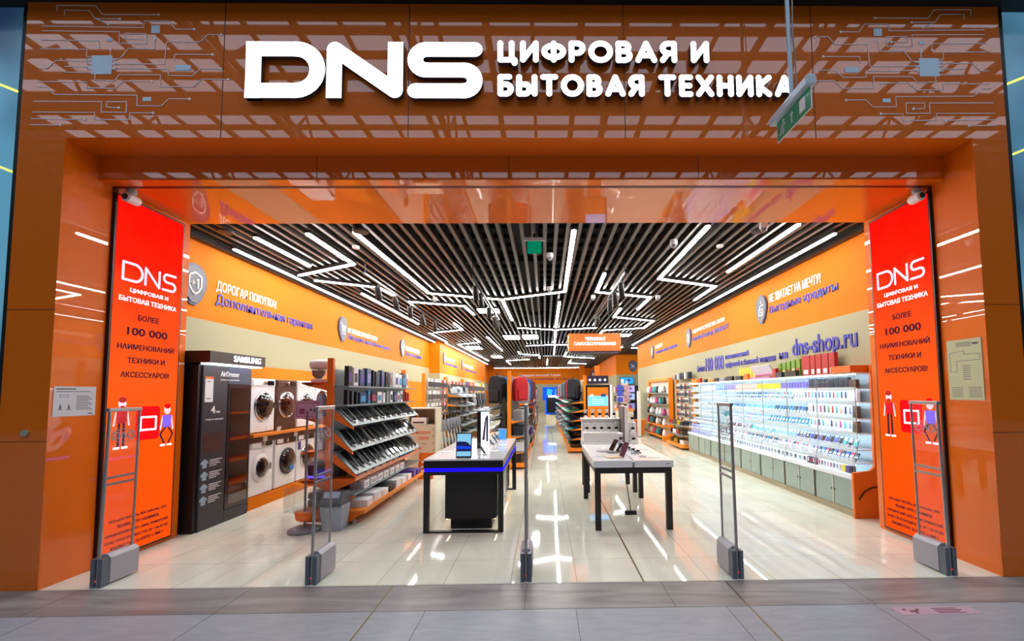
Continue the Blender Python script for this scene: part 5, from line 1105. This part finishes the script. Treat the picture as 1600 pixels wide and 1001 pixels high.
def laptop(lab, loc, rz, lidm, scr, group, open_=1.9, s=1.0):
    k = (lidm.name, scr.name, open_, s)
    if k not in lap0:
        t_ = thing('laptop', lab, 'laptop', loc, rz, group)
        MB().box(-.12 * s, .12 * s, -.165 * s, .165 * s, 0, .015).build('base', lidm, t_)
        X = Matrix.Translation((-.12 * s, 0, .015)) @ Matrix.Rotation(-(open_ - PI / 2), 4, 'Y')
        b = MB(); b.X = X; b.box(-.006, .004, -.165 * s, .165 * s, 0, .22 * s); b.build('lid', lidm, t_)
        b = MB(); b.X = X; b.box(.004, .005, -.152 * s, .152 * s, .012, .21 * s); b.build('screen', scr, t_)
        lap0[k] = t_; return tilted(t_, rz)
    return tilted(dup(lap0[k], loc, rz, lab, group), rz)
bp0 = {}
def backpack(lab, loc, rz, m_, group, s=1.0):
    if (m_.name, s) not in bp0:
        t_ = thing('backpack', lab, 'backpack', loc, rz, group)
        b = MB(); b.prism([(-.15 * s, -.46 * s), (.15 * s, -.46 * s), (.16 * s, -.15 * s), (.13 * s, -.03 * s), (.06 * s, .0), (-.06 * s, 0), (-.13 * s, -.03 * s), (-.16 * s, -.15 * s)], -.07 * s, .07 * s, lambda u, v, w: (w, u, v)); b.build('body', m_, t_, bevel=.03)
        b = MB(); b.prism([(-.11 * s, -.43 * s), (.11 * s, -.43 * s), (.11 * s, -.24 * s), (-.11 * s, -.24 * s)], .07 * s, .105 * s, lambda u, v, w: (w, u, v)); b.build('pocket', m_, t_, bevel=.015)
        for yy in (-.07, .07): MB().path([(-.07 * s, yy, -.02), (-.11 * s, yy, -.2 * s), (-.07 * s, yy, -.42 * s)], .016, 5).build('strap', BLK, t_)
        MB().path([(0, -.03, -.01), (0, -.02, .05), (0, .02, .05), (0, .03, -.01)], .009, 5).build('handle', BLK, t_)
        bp0[(m_.name, s)] = t_; return t_
    return dup(bp0[(m_.name, s)], loc, rz, lab, group)
CLB = M('#1c1c22', .8, name='black_cloth'); CLU = M('#1f4c8f', .8, name='blue_cloth'); CLR = M('#b3121c', .8, name='red_cloth'); CLG = M('#8c8e94', .8, name='grey_cloth'); CLM = M('#6a2026', .8, name='maroon_cloth'); CLN = M('#20305e', .8, name='navy_cloth'); CLD = M('#3a3d44', .8, name='dark_grey_cloth')
cn = {CLB: 'black', CLU: 'blue', CLR: 'red', CLG: 'grey', CLM: 'maroon', CLN: 'navy', CLD: 'dark grey'}
_pk = {}
def pack(lab, loc, m_, group, side=1, w=.12, h=.2):
    k = (m_.name, side, w, h)
    if k not in _pk:
        b = MB(); b.box(-.004, .004, -w / 2, w / 2, -h, 0, 0); b.box(min(.004 * side, .03 * side), max(.004 * side, .03 * side), -w * .35, w * .35, -h * .85, -h * .35, 1); b.box(min(0, -.05 * side), max(0, -.05 * side), -.004, .004, -.02, -.012, 2)
        _pk[k] = b.mesh('blister_pack', [m_, M('#4a4d55', .2, name='dark_blister'), STL])
    o = bpy.data.objects.new('blister_pack', _pk[k]); COL.objects.link(o); o.location = loc; return tag(o, lab, 'pack', group)

# left row behind the cream cabinet: hanging packs, stick vacuum cleaners, then laptops
rack('orange framed rack of hanging packs behind the cream cabinet', -2.8, 10.3, 12.5, 2.18, [(.5, 0)], 1, .35, M('#b5b0a2', .5, name='peg_board'))
def fc(cols, j): return cols[j % len(cols)]
for r_ in range(3):
    for j in range(12):
        m_ = fc([WHT, BEI, WHT, GRY, WHT], j + r_) if j < 8 else fc([REDM, WHT, REDM], j); pack('%s pack, %s row, %s from the entrance, on the rack behind cream cabinet' % (nm_[m_], ORD[r_], nth(j)), (-2.73, 10.45 + j * .17, 2.08 - r_ * .3), m_, 'packs hanging behind the cream cabinet', 1, .13, .24)
vac0 = None
for i in range(9):
    lab = '%s stick vacuum cleaner standing behind the cream cabinet, %s from the entrance' % ('white', nth(i)); loc = (-2.32 + .03 * (i % 3), 10.45 + i * .24, 0)
    if vac0 is None:
        vac0 = thing('vacuum_cleaner', lab, 'vacuum cleaner', loc, 0, 'stick vacuum cleaners')
        MB().box(-.1, .06, -.11, .11, 0, .06).build('floor_head', DRK, vac0, bevel=.01); MB().tube((-.02, 0, .06), (-.12, 0, .85), .018).build('tube', OFFW, vac0, True)
        b = MB(); b.X = Matrix.Translation((-.13, 0, .95)) @ Matrix.Rotation(-.12, 4, 'Y'); b.lathe([(.03, -.14), (.055, -.1), (.055, .08), (.04, .13)], (0, 0, 0), 14); b.build('dust_cup', GRY, vac0, True)
        MB().path([(-.14, 0, 1.05), (-.12, 0, 1.2), (-.2, 0, 1.24), (-.24, 0, 1.1), (-.16, 0, 1.02)], .016).build('handle', BLK, vac0)
    else: dup(vac0, loc, R.uniform(-.15, .15), lab)
rack('orange framed laptop rack behind the stick vacuum cleaners', -2.8, 12.6, 15.0, 2.18, [(1.72, .1), (1.45, .1), (1.18, .1), (.9, .1), (.62, .1), (.34, .1)], 1, .5)
for j in range(13): pack('%s hanging pack above the laptop rack, %s from the entrance' % ('red' if j % 3 else 'white', nth(j)), (-2.70, 12.75 + j * .17, 2.08), REDM if j % 3 else WHT, 'red packs above the laptop rack', 1, .13, .26)
SCL = M('#9aa8b0', .2, name='grey_screen'); LSIL = M('#b0b5ba', .3, .4, name='silver_shell')
for r_ in range(6):
    for j in range(5):
        laptop('%s laptop, %s shelf down, %s from the entrance, left laptop rack' % ('silver' if (r_ + j) % 2 else 'black', ORD[r_], nth(j)), (-2.52, 12.85 + j * .47, 1.666 - r_ * .275), -.45, LSIL if (r_ + j) % 2 else BLK, SCRD if j % 2 else SCL, 'laptops on the left laptop rack', 2.0)
rack('orange framed rack of bags and headphones left of the far aisle', -2.8, 15.1, 20.0, 2.2, [(1.15, .1), (.85, .1), (.55, .1)], 1, .5)
for j in range(20): m_ = fc([M('#2b4f9e', .5, name='blue_pouch'), REDM, PCH, REDM, PCH, BEI, BEI, YEL, BRN, WHT], j // 2); pack('%s hanging sleeve on the far left rack, %s from the entrance' % (nm_.get(m_, 'blue'), nth(j)), (-2.70, 15.3 + j * .23, 2.12), m_, 'sleeves on the far left rack', 1, .17, .36)
for j, m_ in enumerate((CLB, CLG, CLB, CLD, CLB, CLD)): backpack('%s backpack hanging low on the far left rack, %s from the entrance' % (cn[m_], nth(j)), (-2.62, 15.6 + j * .7, 1.72), 0, m_, 'backpacks on the far left rack', 1.0)
for r_ in range(3):
    for j in range(7): laptop('%s laptop, %s shelf down, %s from the entrance, far left rack' % ('silver' if (r_ + j) % 2 else 'black', ORD[r_], nth(j)), (-2.52, 15.5 + j * .65, 1.096 - r_ * .3), -.45, LSIL if (r_ + j) % 2 else BLK, SCRD, 'laptops on the far left rack', 2.0)
rack('orange rack of boxes along the far left wall', -4.45, 20.5, 30, 2.3, [(1.9, 0), (1.5, 0), (1.1, 0), (.7, 0)], 1, .45)
for r_ in range(4):
    for j in range(10): m_ = fc([WHT, DRK, REDM, BEI, SLB, BRN], j * 3 + r_); carton('packed_item', '%s box, %s shelf down, %s from the entrance, far left wall rack' % (nm_[m_], ORD[r_], nth(j)), 'box', 'boxes on the far left wall rack', (-4.2, 20.9 + j * .95, 1.902 - r_ * .4), (.3, .5, .25), m_)

# middle row: orange post, backpacks on both sides, shelves under them
MX = -.8
rack('orange framed shelf row in the middle with backpacks on both sides', MX, 10.0, 13.6, 2.22, [(1.1, 0), (.75, 0), (.4, 0)], 1, .38, M('#7c746a', .5, name='grey_brown_board'))
MB_ = [(1.45, .1), (1.2, .1), (.95, .1), (.7, .1), (.42, .1)]
root = rack('row of slanted laptop shelves on the left side of the middle row', MX - .12, 10.05, 13.6, 1.6, MB_, -1, .42, None, True, DRK)
for j, m_ in enumerate((CLB, CLU, CLB, CLD, CLB)): backpack('%s backpack hanging left of the middle row, %s from the entrance' % (cn[m_], nth(j)), (MX - .3, 10.35 + j * .62, 2.12), PI + .9, m_, 'backpacks left of the middle row', 1.4)
for j, m_ in enumerate((CLR, CLG, CLU, CLN, CLM, CLM, CLD)): backpack('%s backpack hanging right of the middle row, %s from the entrance' % (cn[m_], nth(j)), (MX + .23 + .02 * j, 10.3 + j * .5, 2.08 - .06 * (j == 1)), -.9, m_, 'backpacks right of the middle row', 1.2)
for r_ in range(5):
    for j in range(6): laptop('%s laptop, %s slanted shelf, %s from the entrance, left of middle row' % ('silver' if (r_ + j) % 2 else 'black', ORD[r_], nth(j)), (MX - .36, 10.35 + j * .56, 1.396 - r_ * .255), PI, LSIL if (r_ + j) % 2 else BLK, SCRD, 'laptops left of the middle row', 2.0)
for r_ in range(4):
    for j in range(8):
        m_ = fc([GRY, SLB, WHT, DRK, BEI], j * 2 + r_); carton('packed_item', '%s box under the middle backpacks, %s shelf down, %s from the entrance' % (nm_[m_], ORD[r_], nth(j)), 'box', 'boxes under the backpacks', (MX + .2, 10.25 + j * .43, (1.102, .752, .402, .142)[r_]), (.2, .26, .2), m_, None, R.uniform(-.3, .3))
for k, (y0, y1) in enumerate(((14.0, 18.0), (18.4, 22.4), (22.8, 26.8))):
    rack('%s shelf block of small goods beyond the backpacks of the middle row' % ORD[k], MX, y0, y1, 2.05 , [(1.75, 0), (1.4, 0), (1.05, 0), (.7, 0), (.4, 0)], 1, .42)
    for r_ in range(6):
        for j in range(6):
            m_ = fc([WHT, DRK, REDM, BEI, SLB, GRNM, BRN, ORP, VIO, WHT, BLK], j * 3 + r_ * 2 + k * 5); carton('packed_item', '%s item, %s block past the backpacks, %s shelf, %s from the entrance' % (nm_.get(m_, 'orange'), ORD[k], ORD[r_], nth(j)), 'box', 'small goods past the backpacks', (MX + .28, y0 + .35 + j * .64, (1.752, 1.402, 1.052, .702, .402, .142)[r_]), (.22, R.uniform(.3, .5), R.uniform(.13, .2) if r_ == 5 else R.uniform(.14, .27)), m_, None, R.uniform(-.2, .2))
# right row: laptops in bright colours facing the aisle, backpacks above
CX = 1.15
for k, (y0, y1) in enumerate(((12.6, 16.6), (17.0, 21.0), (21.4, 26.0))):
    rack('%s laptop rack right of the middle aisle' % ORD[k], CX, y0, y1, 2.2, [(1.5, .1), (1.25, .1), (1.0, .1), (.75, .1), (.48, .1)], -1, .5, None, True, None, M('#3c3f44', .4, name='dark_shelf'))
    for j in range(6):
        m_ = fc([CLB, CLR, CLD, CLB, CLG, CLN], j + k * 2); backpack('%s backpack above the %s right laptop rack, %s from the entrance' % (cn[m_], ORD[k], nth(j)), (CX - .29, y0 + .4 + j * .62, 2.12), PI + .8, m_, 'backpacks right of the aisle', 1.3)
    for r_ in range(5):
        for j in range(8):
            lm = fc([BLK, GRNM, REDM, TEAL, LSIL, DRK], r_ + (j * 5 + k) % 4) if (r_ + j) % 2 else BLK
            laptop('%s laptop, %s rack right of aisle, %s shelf, %s from the entrance' % ({BLK: 'black', GRNM: 'green', REDM: 'red', TEAL: 'teal', LSIL: 'silver', DRK: 'dark'}[lm], ORD[k], ORD[r_], nth(j)), (CX - .36, y0 + .3 + j * .47, 1.437 - r_ * .255), PI + .5, lm, SCRD, 'laptops right of the aisle', 2.1, 1.2)
    for j in range(6): m_ = fc([BRN, TEAL, WHT, ORP, BEI], j + k); carton('packed_item', '%s box under the %s right laptop rack, %s from the entrance' % (nm_.get(m_, 'orange'), ORD[k], nth(j)), 'box', 'boxes under the right laptops', (CX - .26, y0 + .4 + j * .62, .142), (.3, .42, .1), m_, None, R.uniform(-.2, .2))
# self service kiosk under the hanging sign
t_ = thing('kiosk', 'self service kiosk with a tall orange screen behind the watch busts', 'kiosk', (1.37, 11.4, 0))
MB().box(-.22, .22, -.1, .25, 0, .06).build('base', DRK, t_); MB().box(-.17, .17, .0, .12, .06, .95).build('column', ORP, t_); MB().box(-.31, .31, -.03, .06, .88, 1.9).build('screen_case', BLK, t_, bevel=.01); MB().box(.31, .37, -.02, .06, .85, 1.9).build('white_side', WHT, t_)
mp = mF((0, -.03, 0)); MB().rect(-.27, .27, .95, 1.84, 0, .003, mp).build('screen', E((.42, .11, .01), 1), t_); b = MB(); b.rect(-.26, .26, 1.36, 1.62, .003, .005, mp, 0); b.rect(-.2, -.12, 1.6, 1.66, .003, .006, mp, 1); b.rect(.08, .2, 1.6, 1.67, .003, .006, mp, 2); [b.rect(-.16, .16, 1.42 + k * .05, 1.43 + k * .05, .005, .006, mp, 1) for k in range(3)]; b.build('screen_window', [E((.12, .42, .9), 1), E((.6, .8, 1), 1), E((.02, .03, .12), 1)], t_)
MB().box(-.26, .28, -.01, .03, 1.94, 2.14).build('header_board', M('#241a3a', .4, name='dark_purple_board'), t_); b = MB(); [b.disc(-.2 + k * .13, 2.03, .035, .01, .014, mF((0, 0, 0)), 0, None, 10) for k in range(4)]; b.build('header_marks', WHT, t_)
MB().box(-.07, .06, 0, .05, 2.14, 2.4).build('header_post', ORP, t_)

# back of the aisle: blue television display
t_ = thing('television_display', 'big blue lit television display at the end of the middle aisle', 'display', (.62, 28.2, 0)); BE = E((.005, .05, .62), 1.0)
MB().box(-.75, .85, 0, .3, 1.25, 2.08).build('upper_panel', BE, t_); MB().box(-.6, .75, .02, .28, .35, 1.25).build('lower_panel', E((.01, .1, .8), 1), t_)
MB().box(-.5, .5, -.12, 0, .45, 1.42).build('screen_stand', M('#0d1120', .3, name='dark_stand'), t_); MB().box(-.4, .3, -.14, -.12, 1.44, 1.56).build('lit_sign', E((.8, .9, 1), 1.3), t_); MB().box(.12, .24, -.13, -.12, .55, .72).build('white_tag', WHT, t_)
MB().box(-.55, .6, -.5, 0, 0, .12).box(-.55, .6, -.35, 0, .12, .35).build('step_base', CRW, t_); MB().box(-.3, .3, -.38, -.16, .35, .4).build('sound_bar', BLK, t_)
for k in range(3): b = MB(); mp = mF((0, -.001, 0)); b.prism([(-.5 + k * .5, 1.6), (-.2 + k * .5, 1.55), (-.1 + k * .5, 1.9), (-.45 + k * .5, 2.0)], 0, .002, mp); b.build('picture_shape', E((.02, .25 - .08 * k, .9 - .2 * k), 1), t_)

# ---- right part beyond the glass cabinets
pb = rack('orange shelved wire rack of hanging packs after the glass cabinets', 4.4, 13.0, 14.6, 2.1, [(.7, 0), (.42, 0)], -1, .4, M('#b9ae92', .5, name='cream_peg_board'))
for r_ in range(6):
    for j in range(7): m_ = fc([WHT, BEI, REDM, WHT, SLB, WHT], j + r_ * 2); pack('%s pack, %s row of the far wire rack, %s from the entrance' % (nm_[m_], ORD[r_], nth(j)), (4.33, 13.15 + j * .2, 1.95 - r_ * .21), m_, 'packs on the wire rack', -1, .13, .18)
for j in range(6): m_ = fc([SLB, WHT, BLK, NVY, WHT], j); carton('packed_item', '%s box on top of the wire rack, %s from the entrance' % (nm_[m_], nth(j)), 'box', 'boxes over the wire rack', (4.35, 13.2 + j * .24, 2.1), (.12, .16, .2 - .02 * (j % 3)), m_)
for r_ in range(3):
    for j in range(4): m_ = fc([DRK, YEL, BRN, REDM, WHT], j + r_ * 2); carton('packed_item', '%s item low on the wire rack, %s shelf, %s from the entrance' % (nm_[m_], ORD[r_], nth(j)), 'box', 'items on the low wire rack shelves', (4.2, 13.3 + j * .36, (.702, .422, .142)[r_]), (.22, .24, .12), m_, None, R.uniform(-.4, .4))
root = thing('shelf_unit', 'tall orange rounded frame shelf of small appliances near the far right', 'shelf', (4.4, 15.3, 0)); b = MB()
b.prism([(-.34, 0), (.05, 0), (.05, 2.15), (-.06, 2.15), (-.1, 2.1), (-.1, .3), (-.14, .22), (-.34, .16)], -.04, .04, lambda u, v, w: (u, w, v)); b.build('near_side', ORP2, root)
MB().box(-.1, .05, 2.9, 2.98, 0, 2.15).build('far_side', ORP2, root); MB().box(-.1, .05, .04, 2.9, 2.1, 2.2).build('top', ORP2, root); MB().box(.0, .05, .04, 2.9, .1, 2.1).build('back_board', OFFW, root)
for z in (.12, .5, .85, 1.25, 1.65): MB().box(-.33, .0, .04, 2.9, z, z + .02).build('shelf', ORP2 if z < .6 else GAL, root)
for r_ in range(5):
    for j in range(6):
        m_ = fc([WHT, OFFW, BLK, WHT, TEAL, STL, PNK], j * 2 + r_ * 3); l_ = {WHT: 'white', OFFW: 'off white', BLK: 'black', TEAL: 'teal', STL: 'steel', PNK: 'magenta'}[m_]
        k = ('jar', m_.name)
        if k not in _pk: _pk[k] = MB().lathe([(.06, 0), (.09, .04), (.08, .16), (.05, .22), (.02, .25)], (0, 0, 0), 12).mesh('appliance', m_, True)
        o = bpy.data.objects.new('small_appliance', _pk[k]); COL.objects.link(o); o.location = (4.22, 15.6 + j * .45, (.152, .532, .882, 1.282, 1.682)[r_]); tag(o, '%s appliance in orange frame, %s shelf up, %s from the entrance' % (l_, ORD[r_], nth(j)), 'appliance', 'appliances in the orange frame')
t_ = thing('counter', 'cream service counter with an orange top at the far right', 'counter', (2.9, 17.2, 0)); MB().box(0, .55, 0, 1.2, 0, 1.0).build('body', CRW, t_); MB().box(-.03, .58, -.03, 1.23, 1.0, 1.06).build('top', ORP2, t_)
for j in range(5): m_ = fc([DRK, WHT, SLB, WHT, REDM], j); carton('packed_item', '%s gadget on the cream service counter, %s from the left' % (nm_[m_], nth(j)), 'gadget', 'gadgets on the counter', (3.0 + j * .09, 17.4 + .15 * (j % 2), 1.06), (.06, .08, .12 + .03 * (j % 3)), m_)
for x, m_, l in ((3.0, M('#3a4fb8', .4, name='blue_card'), 'blue'), (3.28, M('#a58a9a', .4, name='mauve_card'), 'mauve')):
    t_ = thing('rotating_stand', '%s stand of hanging cards on the cream counter' % l, 'stand', (x + .05, 17.85, 1.06)); MB().tube((0, 0, 0), (0, 0, .95), .015).build('pole', STL, t_); MB().lathe([(.1, 0), (.1, .02)], (0, 0, 0), 14).build('base', BLK, t_)
    for k in range(3): MB().box(-.12, .12, -.03, .03, .25 + k * .24, .46 + k * .24).build('card_row', m_, t_)
t_ = thing('waste_bin', 'tapered orange bin beside the cream counter', 'bin', (3.74, 17.75, 0)); b = MB(); b.add([(-.18, -.18, 0), (.18, -.18, 0), (.18, .18, 0), (-.18, .18, 0), (-.26, -.26, .62), (.26, -.26, .62), (.26, .26, .62), (-.26, .26, .62)], [(0, 3, 2, 1), (0, 1, 5, 4), (1, 2, 6, 5), (2, 3, 7, 6), (3, 0, 4, 7), (4, 5, 6, 7)]); b.build('body', ORP2, t_)
t_ = thing('divider_post', 'white standing post beside the cream counter', 'post', (3.62, 17.0, 0)); MB().box(-.06, .06, -.04, .04, 0, 1.75).build('panel', WHT, t_); MB().box(-.1, .1, -.1, .1, 0, .03).build('foot', GRY, t_)
root = thing('television_wall', 'black television stand wall at the far right', 'shelf', (4.5, 26.3, 0)); MB().box(-.1, 2.6, 0, .25, 0, 2.12).build('black_wall', M('#121014', .5, name='black_board'), root); [MB().box(-.1, 2.6, -.3, 0, z, z + .03).build('shelf', BLK, root) for z in (.6, 1.2, 1.65)]
tvm = [E((.03, .28, .6), .9), E((.42, .35, .8), .8), E((.3, .4, .62), .8), E((.2, .2, .42), .8)]
n = 0
for z, cols in ((2.2, (0, 0)), (1.7, (1, 2)), (1.25, (2, 2)), (.66, (3, 3))):
    for c in range(2):
        n += 1; x = 4.95 + c * 1.25; lab = 'small lit television at the far right, %s row from the top, %s one' % (ORD[(n - 1) // 2], 'left' if c == 0 else 'right')
        y = 26.5 if z > 2.15 else 26.15
        t_ = thing('television', lab, 'television', (x, y, z + (.004 if z < 2 else 0)), 0, 'televisions at the far right'); h = .42; MB().box(-.4, .4, -.02, .02, 0, h).build('case', BLK, t_); MB().box(-.38, .38, -.024, -.02, .02, h - .02).build('screen', tvm[cols[c]], t_); MB().box(-.36, -.2, -.027, -.024, .04, .3).build('picture', E((.55, .75, .85), .8), t_); MB().box(.02, .2, -.027, -.024, .16, .3).build('picture', E((.02, .04, .2), 1), t_)
root = rack('cream open rack of small goods beside the television wall', 3.55, 19.0, 20.2, 2.2, [(1.7, 0), (1.3, 0), (.9, 0), (.5, 0)], -1, .5, None, True, CRW)
for r_ in range(4):
    for j in range(3): m_ = fc([DRK, WHT, REDM, BRN, WHT], j * 2 + r_); carton('packed_item', '%s box on cream open rack, %s shelf down, %s from the entrance' % (nm_[m_], ORD[r_], nth(j)), 'box', 'boxes on the cream rack', (3.3, 19.2 + j * .38, (1.702, 1.302, .902, .502)[r_]), (.3, .25, .25), m_)
